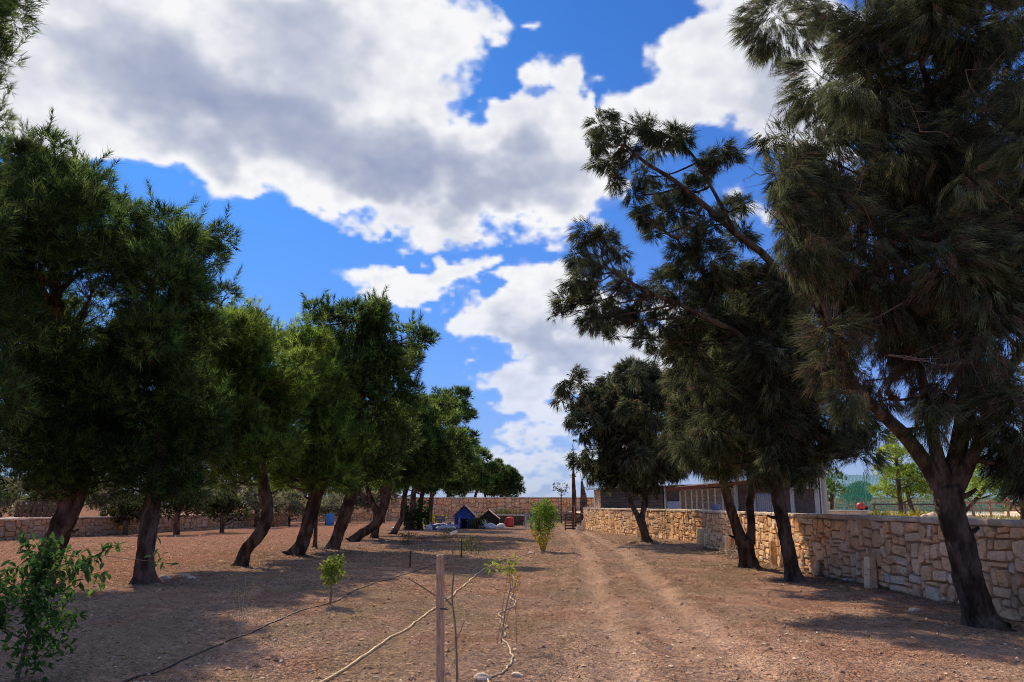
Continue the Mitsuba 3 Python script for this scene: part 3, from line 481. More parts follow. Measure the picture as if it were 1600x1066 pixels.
CASUARINAS={"t1":{"trunk":[[6.358,10.9,-0.089,0.316],[6.301,10.9,0.073,0.248],[6.222,10.9,0.401,0.241],[6.151,10.9,0.816,0.235],[6.088,10.9,1.238,0.237],[6.032,10.9,1.581,0.238],[5.991,10.9,1.841,0.23]],"limbs":[[[5.976,10.9,1.711,0.159],[5.715,10.9,2.236,0.129],[5.343,10.7,2.6,0.112],[4.966,10.5,2.86,0.09],[4.569,10.3,3.268,0.064],[4.278,10.1,3.842,0.037]],[[6.009,10.9,1.841,0.151],[5.927,10.9,2.369,0.107],[5.987,11.1,2.932,0.09],[6.01,11.3,3.913,0.074],[5.95,11.5,5.169,0.056],[5.979,11.7,6.52,0.038]],[[6.057,10.9,1.797,0.177],[6.335,11.0,2.466,0.152],[6.585,11.1,3.304,0.128],[6.724,11.1,4.452,0.102],[6.591,10.9,5.879,0.076],[6.48,10.9,7.439,0.059],[6.21,10.7,8.62,0.04]],[[6.123,10.9,1.754,0.133],[6.427,10.7,2.442,0.099],[6.656,10.5,3.124,0.091],[6.951,10.3,3.664,0.074],[7.284,10.2,4.042,0.046]],[[6.585,11.1,3.304,0.1],[6.987,10.7,4.729,0.084],[7.331,10.4,5.974,0.067],[7.576,10.2,7.366,0.044]]],"lobes":[[4.69,10.78,9.17,0.22],[4.82,10.31,8.63,0.31],[5.29,10.87,8.51,0.37],[5.57,12.0,9.97,0.29],[5.27,10.12,8.24,0.5],[6.09,11.51,8.56,0.49],[5.1,10.25,7.81,0.31],[3.97,10.1,6.57,0.36],[3.81,10.44,6.74,0.26],[3.7,9.84,5.92,0.42],[4.75,12.03,6.43,0.51],[4.7,10.55,6.64,0.53],[4.33,10.06,5.64,0.58],[3.53,9.6,5.37,0.32],[3.81,9.76,4.98,0.42],[4.21,10.16,4.84,0.44],[4.69,10.69,4.82,0.52],[4.68,11.16,4.57,0.43],[4.91,12.15,5.15,0.35],[5.39,11.92,4.66,0.51],[4.16,10.23,3.39,0.24],[4.83,11.19,3.46,0.28],[5.52,12.0,3.49,0.32],[4.35,9.86,2.95,0.26],[5.66,11.82,3.22,0.3],[5.58,10.63,6.57,0.75],[6.11,11.63,6.06,0.79],[5.29,10.44,4.65,0.72],[5.71,11.23,4.09,0.61],[5.84,10.92,3.28,0.45],[5.72,9.87,4.84,0.83],[6.68,11.58,4.27,0.71],[7.06,11.74,8.59,0.76],[6.23,10.86,7.2,0.65],[6.92,10.61,7.6,0.87],[8.82,12.06,9.02,0.88],[6.46,10.57,6.35,0.85],[8.14,11.89,7.16,0.75],[7.07,10.69,5.4,0.83],[7.82,10.57,6.05,0.95],[7.23,10.54,4.59,0.62],[6.24,9.76,4.11,0.72],[6.04,10.32,3.18,0.6],[6.42,10.2,2.74,0.55],[6.48,9.76,2.77,0.7],[6.94,11.01,2.2,0.39],[7.2,10.75,2.1,0.59],[5.74,9.67,8.34,0.67],[6.67,10.01,8.47,0.78],[8.92,11.99,10.09,0.89],[7.93,9.95,7.22,0.98],[7.98,10.57,4.6,0.93],[8.67,12.07,3.45,0.8],[6.53,9.89,9.34,1.02],[6.02,10.67,9.83,0.79],[8.86,11.68,11.12,1.14],[5.27,9.65,2.6,0.35],[6.0,9.78,3.43,0.5],[5.3,12.02,7.98,0.37],[5.52,11.38,7.53,0.5],[4.17,10.28,6.02,0.44],[5.08,10.85,6.32,0.55],[4.91,10.25,5.29,0.61],[4.5,11.92,7.06,0.32],[6.2,12.07,8.07,0.54],[4.71,9.78,7.23,0.39],[4.26,10.96,5.7,0.38],[4.27,10.08,3.84,0.37],[4.57,10.65,3.64,0.3]],"sparse":[]},
"t2":{"trunk":[[5.934,16.9,-0.055,0.228],[5.891,16.9,0.255,0.188],[5.804,16.9,0.907,0.183],[5.715,16.9,1.57,0.178],[5.671,16.9,2.109,0.179],[5.691,16.9,2.792,0.167]],"limbs":[[[5.662,16.9,1.973,0.151],[5.878,16.9,3.069,0.125],[6.147,17.0,4.354,0.12],[6.287,17.0,5.67,0.101],[6.244,17.1,6.6,0.08]],[[5.672,16.9,2.518,0.138],[5.539,16.9,3.628,0.119],[5.499,16.7,5.018,0.107],[5.787,16.6,6.602,0.109],[5.64,16.5,7.018,0.102],[4.998,16.4,7.508,0.088],[4.267,16.2,8.11,0.074],[3.559,16.1,8.674,0.06],[2.985,16.0,9.01,0.045],[2.485,15.9,9.421,0.03]],[[5.475,16.6,4.713,0.1],[4.893,16.5,5.263,0.079],[4.296,16.3,5.502,0.065],[3.575,16.1,5.808,0.051],[2.861,15.9,6.037,0.043],[2.178,15.8,6.432,0.029]],[[4.998,16.4,7.508,0.059],[4.542,16.6,8.737,0.045],[4.19,16.8,9.621,0.038],[3.781,16.9,10.076,0.03]],[[4.267,16.2,8.11,0.052],[3.597,15.9,7.255,0.037],[3.019,15.7,7.545,0.03]],[[5.783,16.9,2.518,0.111],[6.331,16.7,3.052,0.084],[6.924,16.5,2.899,0.056],[7.354,16.4,2.891,0.035]]],"lobes":[[5.94,17.48,5.78,0.67],[6.49,17.41,5.47,0.7],[5.7,16.16,4.49,0.83],[5.27,16.5,4.69,0.68],[6.12,16.72,3.75,0.82],[5.5,16.63,3.32,0.74],[6.81,17.34,4.26,0.67],[6.9,17.59,3.27,0.62],[5.69,16.51,2.68,0.47],[7.05,16.76,3.11,0.5],[7.09,15.86,2.6,0.44],[7.13,16.58,3.31,0.44],[7.23,17.97,2.78,0.34],[7.95,16.91,3.12,0.35],[5.78,17.04,6.58,0.55],[5.09,17.15,5.41,0.61],[5.27,17.06,4.22,0.67],[7.27,17.63,4.91,0.6],[6.01,16.32,6.08,0.61],[5.17,16.46,2.21,0.29],[5.35,17.83,6.65,0.46],[7.63,16.9,3.49,0.45]],"sparse":[[2.18,17.36,10.64,0.36],[1.89,16.54,9.74,0.29],[2.29,17.18,9.56,0.31],[2.64,16.87,10.06,0.33],[2.36,16.87,10.64,0.2],[2.0,17.28,9.6,0.18],[3.26,16.53,10.05,0.36],[3.71,16.91,10.08,0.4],[3.95,16.65,9.95,0.33],[3.01,16.74,10.32,0.26],[3.53,17.22,9.99,0.33],[2.77,16.8,9.62,0.29],[2.43,17.18,9.07,0.25],[2.75,16.41,8.5,0.27],[3.23,17.4,9.33,0.29],[3.67,17.36,8.9,0.39],[3.89,17.08,8.3,0.43],[3.42,16.6,8.11,0.36],[4.21,17.06,8.77,0.32],[4.57,16.59,9.36,0.32],[4.38,16.77,9.13,0.32],[4.84,16.43,9.53,0.25],[5.06,16.47,9.39,0.22],[3.04,16.56,8.02,0.28],[2.91,16.58,8.11,0.21],[3.31,17.24,7.89,0.25],[3.9,16.64,7.22,0.46],[3.87,17.23,7.1,0.39],[4.2,16.41,7.29,0.42],[4.45,16.46,7.76,0.39],[4.55,16.46,6.86,0.46],[5.16,17.33,8.4,0.36],[5.39,17.22,7.72,0.35],[5.19,16.42,8.2,0.25],[4.48,17.33,6.82,0.45],[1.67,16.63,7.59,0.32],[2.1,16.66,7.45,0.35],[2.43,16.98,7.25,0.25],[1.44,16.6,7.05,0.25],[1.72,17.37,6.84,0.42],[1.96,16.77,6.95,0.32],[1.16,16.97,6.11,0.24],[1.01,16.97,5.81,0.16],[1.36,16.68,6.48,0.24],[1.54,17.13,6.15,0.28],[2.01,17.39,6.22,0.45],[1.73,17.0,5.67,0.28],[2.1,16.48,5.55,0.31],[2.59,17.21,6.63,0.35],[2.48,17.07,5.99,0.38],[2.82,16.89,6.24,0.31],[2.9,17.05,5.68,0.38],[3.2,16.66,5.88,0.31],[3.4,16.7,5.45,0.34],[3.49,16.92,6.47,0.42],[3.73,16.47,5.98,0.38],[3.74,16.99,5.37,0.34],[4.02,16.58,5.57,0.38],[2.96,16.65,5.15,0.27],[2.34,17.3,5.37,0.17],[3.3,16.99,5.0,0.24],[5.02,16.64,6.76,0.42],[4.25,17.1,6.3,0.35]]},
"t3":{"trunk":[[6.083,20.5,-0.063,0.31],[6.023,20.5,0.283,0.262],[5.985,20.5,0.728,0.255]],"limbs":[[[5.912,20.5,0.6,0.213],[5.776,20.5,1.08,0.165],[5.612,20.4,1.564,0.149],[5.509,20.3,1.968,0.142],[5.283,20.1,3.018,0.118],[4.979,20.0,4.0,0.085],[4.747,19.9,4.823,0.06]],[[6.109,20.5,0.6,0.181],[6.172,20.5,1.08,0.132],[6.183,20.6,1.564,0.133],[6.265,20.6,2.055,0.125],[6.217,20.7,3.229,0.11],[6.257,20.8,4.793,0.086],[6.197,20.9,6.24,0.061]],[[6.223,20.6,1.924,0.083],[6.44,20.7,2.223,0.067],[6.794,20.8,2.477,0.059]]],"lobes":[[5.17,21.69,4.93,0.62],[4.7,21.45,4.89,0.51],[5.36,21.22,5.58,0.62],[4.58,20.1,3.84,0.65],[5.32,20.7,4.08,0.81],[4.44,20.7,3.47,0.39],[4.72,19.51,2.91,0.61],[5.88,20.96,3.49,0.72],[5.97,20.55,4.07,0.81],[6.03,20.55,5.1,0.82],[5.91,21.07,6.64,0.67],[5.34,19.49,6.95,0.52],[6.17,19.81,6.69,0.67],[6.68,21.67,6.04,0.73],[6.08,20.02,2.91,0.39],[5.21,19.91,2.58,0.41],[4.55,19.47,2.72,0.32],[6.51,20.05,4.34,0.72],[6.64,20.65,3.46,0.61],[6.2,19.39,5.24,0.73],[5.56,19.99,2.67,0.39]],"sparse":[]},
"t4":{"trunk":[[5.783,33.9,-0.08,0.285],[5.71,33.9,0.157,0.231],[5.59,33.9,0.607,0.232],[5.414,33.9,1.059,0.219]],"limbs":[[[5.387,33.9,1.059,0.164],[5.156,33.9,1.54,0.123],[4.928,33.7,2.21,0.11],[4.538,33.6,3.424,0.097],[4.01,33.5,4.787,0.07],[3.332,33.4,5.886,0.056]],[[5.547,33.9,0.952,0.164],[5.65,33.9,1.54,0.123],[5.762,34.1,2.217,0.11],[5.759,34.2,4.013,0.097],[5.534,34.2,5.704,0.07],[5.296,34.2,7.14,0.057]],[[5.613,33.9,1.272,0.123],[5.901,34.0,1.945,0.096],[6.205,33.8,2.889,0.069],[6.773,33.6,4.245,0.056]]],"lobes":[[2.29,33.46,6.68,0.48],[2.79,33.28,6.99,0.42],[2.15,34.43,6.16,0.3],[3.04,34.73,6.35,0.78],[3.89,34.65,6.34,0.66],[2.52,33.79,5.37,0.54],[3.42,33.12,5.02,1.01],[4.5,33.63,6.76,0.6],[5.26,33.94,7.24,0.78],[5.93,33.68,7.34,0.6],[4.56,34.32,5.72,1.19],[5.71,34.34,6.01,1.25],[5.27,34.61,4.32,1.33],[3.88,33.84,3.63,0.88],[3.01,33.43,3.47,0.53],[6.59,34.64,5.18,1.01],[7.06,34.59,6.33,0.84],[6.54,33.23,3.59,0.94],[5.73,33.38,3.12,0.76],[4.46,34.19,2.88,0.64],[3.66,34.48,2.94,0.47],[5.24,34.73,2.76,0.53],[7.08,33.04,4.47,0.71],[6.39,33.34,2.71,0.59],[7.04,33.76,3.21,0.59],[6.53,33.99,6.82,0.72],[4.2,34.4,2.55,0.35],[6.08,34.0,2.41,0.41]],"sparse":[]}}
BACK_TREES={"b1":{"trunk":[[-20.361,42.0,-0.057,0.101],[-20.422,42.0,0.534,0.118],[-20.575,42.0,1.029,0.119]],"lobes":[[-20.87,42.02,1.19,0.82],[-20.04,41.69,1.26,0.82],[-20.65,42.18,1.59,0.83],[-21.33,42.1,0.93,0.46],[-20.04,42.53,0.92,0.46]]},
"b2":{"trunk":[[-18.097,43.0,0.038,0.173],[-18.154,43.0,0.677,0.156],[-18.09,43.0,1.524,0.139]],"lobes":[[-18.47,42.63,1.69,0.94],[-17.58,42.55,1.79,1.03],[-18.09,42.82,2.38,1.13],[-17.3,42.79,1.36,0.66],[-18.8,42.94,1.19,0.56]]},
"b3":{"trunk":[[-16.389,45.0,0.176,0.127],[-16.424,45.0,0.634,0.109],[-16.488,45.0,0.988,0.109]],"lobes":[[-16.76,44.61,1.24,0.79],[-16.28,45.25,1.34,0.88],[-16.72,45.39,1.7,0.89],[-15.55,44.41,0.96,0.49],[-17.4,45.49,0.95,0.39]]},
"o1":{"trunk":[[-17.725,55.0,0.42,0.111],[-17.77,55.0,1.069,0.111]],"lobes":[[-18.33,54.51,1.94,1.08],[-17.56,54.77,2.37,1.33],[-16.92,54.98,1.72,1.08],[-17.84,54.91,1.29,0.84]]},
"o2":{"trunk":[[-16.243,58.0,0.037,0.093],[-16.281,58.0,0.674,0.094]],"lobes":[[-16.78,57.66,1.27,1.01],[-15.94,58.28,1.5,1.14],[-16.57,58.41,1.96,1.02],[-15.36,57.67,0.91,0.63]]},
"o3":{"trunk":[[-14.486,62.0,0.269,0.1],[-14.41,62.0,0.757,0.1]],"lobes":[[-15.2,61.6,1.49,1.08],[-14.31,62.02,1.74,1.36],[-13.19,61.58,1.25,0.95],[-14.65,62.53,1.0,0.95]]},
"o4":{"trunk":[[-28.56,52.0,1.098,0.126],[-28.656,52.0,1.921,0.126]],"lobes":[[-30.21,52.42,2.34,1.48],[-28.76,52.4,2.76,1.48],[-27.36,51.89,2.13,1.25],[-29.22,52.34,1.51,1.14]]},
"o5":{"trunk":[[-33.584,54.0,1.078,0.131],[-33.697,54.0,1.933,0.131]],"lobes":[[-34.58,53.87,2.58,1.78],[-33.08,53.95,2.45,1.42],[-31.67,53.53,1.93,1.18],[-34.59,53.44,1.51,1.42]]},
"q0":{"trunk":[[-33.094,50.0,0.959,0.121],[-33.118,50.0,1.71,0.101]],"lobes":[[-34.11,50.2,2.31,1.16],[-32.44,49.63,2.46,1.23],[-33.72,50.55,2.86,1.12],[-33.39,50.08,1.7,1.11],[-32.3,50.09,1.77,0.84],[-34.55,50.47,1.7,0.84]]},
"q1":{"trunk":[[-28.769,48.0,0.231,0.116],[-28.782,48.0,0.947,0.097]],"lobes":[[-29.29,47.76,1.52,0.85],[-28.15,47.41,1.67,0.9],[-28.78,47.66,1.91,0.82],[-28.95,47.95,1.07,0.82],[-27.93,47.58,1.13,0.61],[-29.47,47.74,1.07,0.61]]},
"q2":{"trunk":[[-34.043,60.0,2.018,0.146],[-34.054,60.0,2.926,0.122]],"lobes":[[-35.14,60.29,3.66,1.23],[-33.52,59.85,3.83,1.31],[-34.2,59.81,4.22,1.19],[-34.12,59.68,2.99,1.19],[-33.16,60.04,3.07,0.89],[-35.61,60.59,3.01,0.89]]},
"q3":{"trunk":[[-26.224,52.0,0.852,0.126],[-26.223,52.0,1.632,0.105]],"lobes":[[-26.8,51.6,2.25,1.06],[-26.03,52.41,2.42,1.13],[-26.59,52.33,2.76,1.03],[-26.5,52.12,1.69,1.02],[-25.46,52.05,1.76,0.77],[-27.27,52.02,1.69,0.77]]},
"q4":{"trunk":[[-26.355,56.0,0.003,0.135],[-26.348,56.0,0.838,0.113]],"lobes":[[-26.82,55.52,1.5,0.91],[-26.07,56.08,1.68,0.97],[-26.83,56.59,1.93,0.88],[-26.7,56.27,1.02,0.88],[-25.68,55.96,1.08,0.66],[-27.24,55.93,1.02,0.66]]},
"q5":{"trunk":[[-27.57,62.0,1.295,0.15],[-27.557,62.0,2.229,0.126]],"lobes":[[-28.69,62.44,2.98,1.27],[-26.81,61.41,3.15,1.35],[-27.62,61.64,3.55,1.23],[-28.06,62.55,2.31,1.22],[-26.69,62.18,2.38,0.92],[-28.98,62.39,2.31,0.92]]},
"q6":{"trunk":[[-22.112,56.0,0.442,0.135],[-22.091,56.0,1.28,0.113]],"lobes":[[-22.84,56.04,1.95,0.99],[-21.51,55.45,2.12,1.05],[-22.29,56.04,2.41,0.96],[-22.37,56.16,1.43,0.95],[-21.19,55.51,1.48,0.72],[-23.07,55.98,1.43,0.72]]},
"q7":{"trunk":[[-25.101,66.0,1.536,0.16],[-25.074,66.0,2.532,0.134]],"lobes":[[-26.15,66.53,3.34,1.17],[-24.44,65.47,3.52,1.25],[-25.08,65.46,3.85,1.13],[-25.15,65.52,2.7,1.13],[-24.3,66.22,2.78,0.85],[-26.43,66.47,2.71,0.85]]},
"q8":{"trunk":[[-21.302,60.0,0.737,0.145],[-21.273,60.0,1.637,0.121]],"lobes":[[-21.86,59.59,2.35,0.98],[-21.06,60.41,2.55,1.04],[-21.34,59.67,2.8,0.95],[-21.52,60.05,1.84,0.94],[-20.68,60.32,1.9,0.71],[-22.09,59.54,1.83,0.71]]},
"q9":{"trunk":[[-22.393,70.0,1.809,0.17],[-22.35,70.0,2.867,0.142]],"lobes":[[-23.25,69.97,3.71,1.24],[-22.01,70.44,3.95,1.32],[-22.5,69.83,4.29,1.2],[-22.74,70.36,3.06,1.2],[-21.43,69.95,3.12,0.9],[-23.77,70.53,3.06,0.9]]},
"q10":{"trunk":[[-18.862,64.0,0.881,0.155],[-18.818,64.0,1.842,0.13]],"lobes":[[-19.5,63.88,2.6,0.96],[-18.58,64.39,2.82,1.02],[-18.85,63.49,3.04,0.93],[-18.99,63.81,2.1,0.92],[-18.02,63.57,2.15,0.69],[-19.76,63.88,2.1,0.69]]},
"q11":{"trunk":[[-17.579,68.0,0.997,0.165],[-17.524,68.0,2.019,0.138]],"lobes":[[-18.31,67.89,2.83,1.11],[-17.02,67.69,3.04,1.18],[-17.68,67.9,3.35,1.08],[-17.84,68.22,2.25,1.07],[-16.75,68.09,2.31,0.8],[-18.56,67.69,2.24,0.8]]},
"q12":{"trunk":[[-14.396,70.0,0.428,0.169],[-14.328,70.0,1.477,0.142]],"lobes":[[-15.16,70.25,2.31,1.05],[-13.97,70.25,2.54,1.11],[-14.48,69.91,2.8,1.01],[-14.57,69.95,1.76,1.01],[-13.51,69.61,1.82,0.76],[-15.48,70.4,1.76,0.76]]},
"q13":{"trunk":[[-14.493,78.0,0.908,0.189],[-14.412,78.0,2.081,0.158]],"lobes":[[-15.18,77.83,3.01,1.06],[-13.97,77.75,3.26,1.13],[-14.69,78.51,3.52,1.03],[-14.64,77.77,2.45,1.03],[-13.61,77.64,2.51,0.77],[-15.47,77.86,2.45,0.77]]},
"o6":{"trunk":[[-11.308,70.0,0.924,0.113],[-11.327,70.0,1.477,0.113]],"lobes":[[-12.2,70.02,2.03,1.07],[-11.09,70.14,2.31,1.23],[-12.72,69.88,1.48,0.76],[-13.65,70.22,1.75,0.92]]},
"r1":{"trunk":[[22.567,46.0,0.938,0.148],[22.591,46.0,1.884,0.13],[22.63,46.0,3.354,0.113],[22.632,46.0,4.471,0.075]],"lobes":[[21.98,45.43,4.43,0.93],[23.44,46.51,4.31,1.01],[21.76,45.95,3.54,0.59],[22.66,45.94,3.17,1.09],[23.78,45.94,3.17,0.92],[21.55,45.73,2.43,0.67],[23.04,46.38,2.25,0.84],[23.87,45.94,2.25,0.67],[24.14,45.51,3.34,0.59],[22.62,45.82,5.21,0.76]]},
"r2":{"trunk":[[23.715,46.8,0.927,0.113],[23.571,46.8,1.703,0.114],[23.422,46.8,2.447,0.095]],"lobes":[[23.99,46.78,2.82,0.6],[24.57,46.63,2.63,0.6],[23.64,46.32,3.55,0.6]]},
"r3":{"trunk":[[19.198,34.0,1.057,0.082],[20.131,34.0,1.945,0.083],[20.631,34.0,2.624,0.069]],"lobes":[[20.2,34.47,2.5,0.56],[20.34,33.58,2.34,0.62],[20.41,34.27,2.91,0.56],[21.08,33.91,2.21,0.5],[19.73,33.99,2.08,0.31]]},
"r4":{"trunk":[[15.469,24.0,1.085,0.087],[15.521,24.0,1.748,0.088],[15.469,24.0,2.515,0.078]],"lobes":[[15.25,24.21,2.04,0.44],[15.2,23.42,2.59,0.75],[15.55,23.99,1.75,0.52],[15.1,23.95,2.9,0.66],[16.01,23.91,3.29,0.88],[14.49,23.4,2.3,0.35]]},
"r5":{"trunk":[[27.914,64.0,0.982,0.155],[28.008,64.0,1.995,0.156]],"lobes":[[27.54,63.41,2.5,1.05],[28.59,63.99,2.76,1.05],[28.24,63.95,1.99,0.93],[27.15,63.8,2.09,0.7]]},
"r6":{"trunk":[[16.154,40.0,1.214,0.081],[16.235,40.0,2.165,0.081]],"lobes":[[15.91,39.54,2.47,0.58],[16.4,39.84,2.96,0.58],[15.99,40.21,2.17,0.44],[16.8,40.38,2.33,0.44]]},
"r7":{"trunk":[[20.735,60.0,2.926,0.146],[20.804,60.0,3.888,0.147]],"lobes":[[22.45,60.32,4.63,1.21],[23.1,59.4,4.82,0.99],[21.26,59.81,4.36,1.1]]},
"c1":{"trunk":[[4.544,58.0,1.04,0.164],[4.563,58.0,2.188,0.165],[4.537,58.0,3.439,0.118],[4.562,58.0,4.984,0.048],[4.53,58.0,5.929,0.024]],"lobes":[[4.49,58.0,3.58,0.21],[4.76,58.13,4.66,0.27],[4.17,58.03,4.37,0.21],[4.44,58.12,5.46,0.21],[4.98,58.08,4.05,0.21],[4.62,57.83,6.15,0.16],[4.29,58.19,5.14,0.16]]},
"c2":{"trunk":[[5.428,60.0,1.02,0.267],[5.446,60.0,1.97,0.267],[5.406,60.0,2.447,0.195],[5.325,60.0,3.31,0.073]],"lobes":[[5.46,60.02,2.69,0.27],[5.15,60.04,4.13,0.22],[5.57,59.9,3.64,0.22],[5.8,60.16,4.48,0.22]]},
"c3":{"trunk":[[4.103,66.0,0.858,0.053],[4.118,66.0,2.007,0.053],[4.131,66.0,2.953,0.027]],"lobes":[[3.71,66.2,2.69,0.3],[4.44,65.94,2.58,0.3],[4.08,66.0,3.16,0.3],[4.66,65.83,3.0,0.18],[3.55,66.11,3.11,0.18],[4.13,66.06,2.53,0.24]]}}

# ------------------------------------------------------------------ foliage
def sub_clumps(lobes, per, rng, rmin, rmax, flat=.8, up=.15):
    """smaller tufts of foliage spread over and inside every lobe: centre, radius, outward direction"""
    C, Q, O = [], [], []
    for x, y, z, r in lobes:
        n = max(3, int(per * (r / .6) ** 1.6))
        d = rand_dir(n, rng); d[:, 2] += up; d = unit(d)
        qq = np.minimum(rng.uniform(rmin, rmax, n), r * .8)
        rr = np.maximum(r - .75 * qq, .05) * rng.uniform(.3, 1.0, n) ** .5
        C.append(np.array([x, y, z]) + d * rr[:, None] * np.array([1, 1, flat])); Q.append(qq); O.append(d)
    return np.vstack(C), np.concatenate(Q), np.vstack(O)

def turn(lobes, centre, angles, rng, shrink=.85, zmin=0.0, reach=1.25):
    """copies of the lobes turned about the trunk, so that a crown has depth"""
    out = [np.array(lobes)]
    for a in angles:
        l = np.array(lobes)
        dx, dy = l[:, 0] - centre(l[:, 2])[:, 0], l[:, 1] - centre(l[:, 2])[:, 1]
        c, s = math.cos(a), math.sin(a)
        l2 = l.copy(); l2[:, 0] += (dx * c - dy * s - dx) ; l2[:, 1] += (dx * s + dy * c - dy)
        l2[:, 3] *= shrink; l2[:, 2] -= .1 * l[:, 3]
        near_axis = np.abs(dy) < reach                              # lobes already pulled forward stay single
        out.append(l2[(rng.random(len(l2)) < .85) & near_axis & (l[:, 2] > zmin)])
    return np.vstack(out)

def tint(n, rng, lo, hi, per):
    t = rng.random((n, 1)) ** 1.6
    c = np.asarray(lo) * (1 - t) + np.asarray(hi) * t
    c = c * rng.uniform(.8, 1.2, (n, 1))
    return np.repeat(c, per * 3, axis=0)

def pine_foliage(lobes, per, tufts, nb, L, W, rng, lo=(.022, .040, .020), hi=(.125, .225, .062), rmin=.22, rmax=.42, flat=.62, shoots=0.0):
    C, Q, O = sub_clumps(lobes, per, rng, rmin, rmax, flat)
    n = np.maximum(4, (tufts * (Q / .32) ** 2).astype(int)); idx = np.repeat(np.arange(len(C)), n)
    d = rand_dir(len(idx), rng); d = unit(d + .35 * O[idx] + [0, 0, .25])
    P = C[idx] + d * (Q[idx] * rng.uniform(.25, 1.0, len(idx)) ** .5)[:, None] * np.array([1, 1, .8])
    ax = unit(d + .5 * O[idx] + [0, 0, .45] + .35 * rand_dir(len(idx), rng))
    if shoots:                                                    # young shoots standing out of the crown
        top = np.nonzero((O[:, 2] > -.1) & (rng.random(len(C)) < .55 * shoots))[0]
        sa = unit(.55 * O[top] + [0, 0, .75] + .3 * rand_dir(len(top), rng))
        tt = np.linspace(.2, 1.0, 6)
        sp = (C[top][:, None] + sa[:, None] * (Q[top][:, None, None] * .75 + .42 * tt[None, :, None])).reshape(-1, 3)
        P = np.vstack([P, sp]); ax = np.vstack([ax, np.repeat(sa, 6, 0)])
    bi = np.repeat(np.arange(len(P)), nb)
    D = unit(ax[bi] + .75 * rand_dir(len(bi), rng))
    P2 = P[bi] + D * .015 + ax[bi] * rng.uniform(-.06, .06, len(bi))[:, None]
    v, f = blades(P2, D, L * rng.uniform(.7, 1.2, len(bi)), W * rng.uniform(.7, 1.2, len(bi)), rng)
    col = tint(len(P), rng, lo, hi, nb)
    own = rng.uniform(.62, 1.38, (len(C), 1)) * (1 + rng.normal(0, 1, (len(C), 1)) * np.array([[.10, .03, .08]]))
    who = np.r_[idx, np.repeat(top, 6)] if shoots else idx
    return v, f, np.clip(col * np.repeat(own[who], nb * 3, 0), .004, .8)

def casuarina_foliage(lobes, per, brushes, nb, L, W, rng, lo=(.036, .048, .032), hi=(.155, .195, .112), rmin=.2, rmax=.4, brown=None, droop=.5, sub=None):
    C, Q, O = sub_clumps(lobes, per, rng, rmin, rmax, 1.0, 0.0)
    n = np.maximum(2, (brushes * (Q / .3) ** 2).astype(int)); idx = np.repeat(np.arange(len(C)), n)
    d = unit(rand_dir(len(idx), rng) + .5 * O[idx])
    P = C[idx] + d * (Q[idx] * rng.uniform(.1, 1.0, len(idx)) ** .6)[:, None]
    flow = unit(.8 * O + .5 * rand_dir(len(C), rng) - [0, 0, droop])      # every bunch hangs its own way
    ax = unit(flow[idx] + .45 * d + .30 * rand_dir(len(idx), rng))
    bi = np.repeat(np.arange(len(P)), nb)
    D = unit(ax[bi] + .32 * rand_dir(len(bi), rng) - [0, 0, .14])
    P2 = P[bi] + ax[bi] * (rng.uniform(-.4, .5, len(bi)) * L)[:, None] + rand_dir(len(bi), rng) * (.16 * L)
    v, f = blades(P2, D, L * rng.uniform(.6, 1.3, len(bi)), W * rng.uniform(.6, 1.3, len(bi)), rng, sag=.15)
    col = tint(len(P), rng, lo, hi, nb) * np.repeat(rng.uniform(.65, 1.35, (len(C), 1))[idx], nb * 3, 0)
    if brown is not None:
        b = brown(P)
        k = np.repeat((rng.random(len(P)) < b), nb * 3)
        col[k] = np.array([.140, .108, .080]) * rng.uniform(.7, 1.25, (k.sum(), 1))
    return v, f, col

def trunk_mesh(P, seg=26, step=.08, rough=.15, freq=6):
    S = spline(P, step)
    r = S[:, 3].copy()
    h = S[:, 2] - S[0, 2]
    r = r * (.94 + .25 * np.exp(-np.maximum(h, 0) / .18))
    v, f = tube(S[:, :3], r, seg, rough, freq)
    n = len(S) * seg
    ring = v[:n].reshape(len(S), seg, 3)
    th = np.arange(seg) * 2 * np.pi / seg + S[0, 0]
    root = np.clip(.5 * np.cos(3 * th) + .35 * np.cos(5 * th + 1.3) + .25 * np.cos(2 * th + .6), -.25, 1)
    ring = S[:, None, :3] + (ring - S[:, None, :3]) * (1 + .60 * np.exp(-np.maximum(h, 0) / .16)[:, None, None] * root[None, :, None])
    plates = meshkit.noise(np.concatenate([ring * [16, 16, 5]], -1), 13)
    ring = S[:, None, :3] + (ring - S[:, None, :3]) * (1 + .07 * (np.abs(plates - .5) * 2)[..., None])
    v[:n] = ring.reshape(-1, 3)
    return v, f

def stubs(key, trunk, rng, mat, n):
    for _ in range(n):
        h = rng.uniform(.9, 2.3); i = np.interp(trunk[0, 2] + h, trunk[:, 2], np.arange(len(trunk)))
        p = np.array([np.interp(i, np.arange(len(trunk)), trunk[:, k]) for k in range(4)])
        d = unit(np.array([rng.normal(), -abs(rng.normal()) * .7, rng.uniform(.1, .6)]))
        q = p[:3] + d * p[3] * .7; L = rng.uniform(.14, .34)
        put('stub', tube(np.array([q, q + d * L * .6, q + d * L + [0, 0, .03]]), [.045, .032, .022], 7, .15, 15), mat, key, smooth=True)

def branch_path(a, b, rng, ra, rb, n=7, bow=.12):
    t = np.linspace(0, 1, n)[:, None]
    L = np.linalg.norm(b - a)
    p = a + (b - a) * t + np.sin(t * np.pi) * rand_dir(1, rng) * bow * L * np.array([1, 1, .5]) - np.array([0, 0, 1]) * np.sin(t * np.pi) * .06 * L
    return p, (ra + (rb - ra) * t[:, 0])

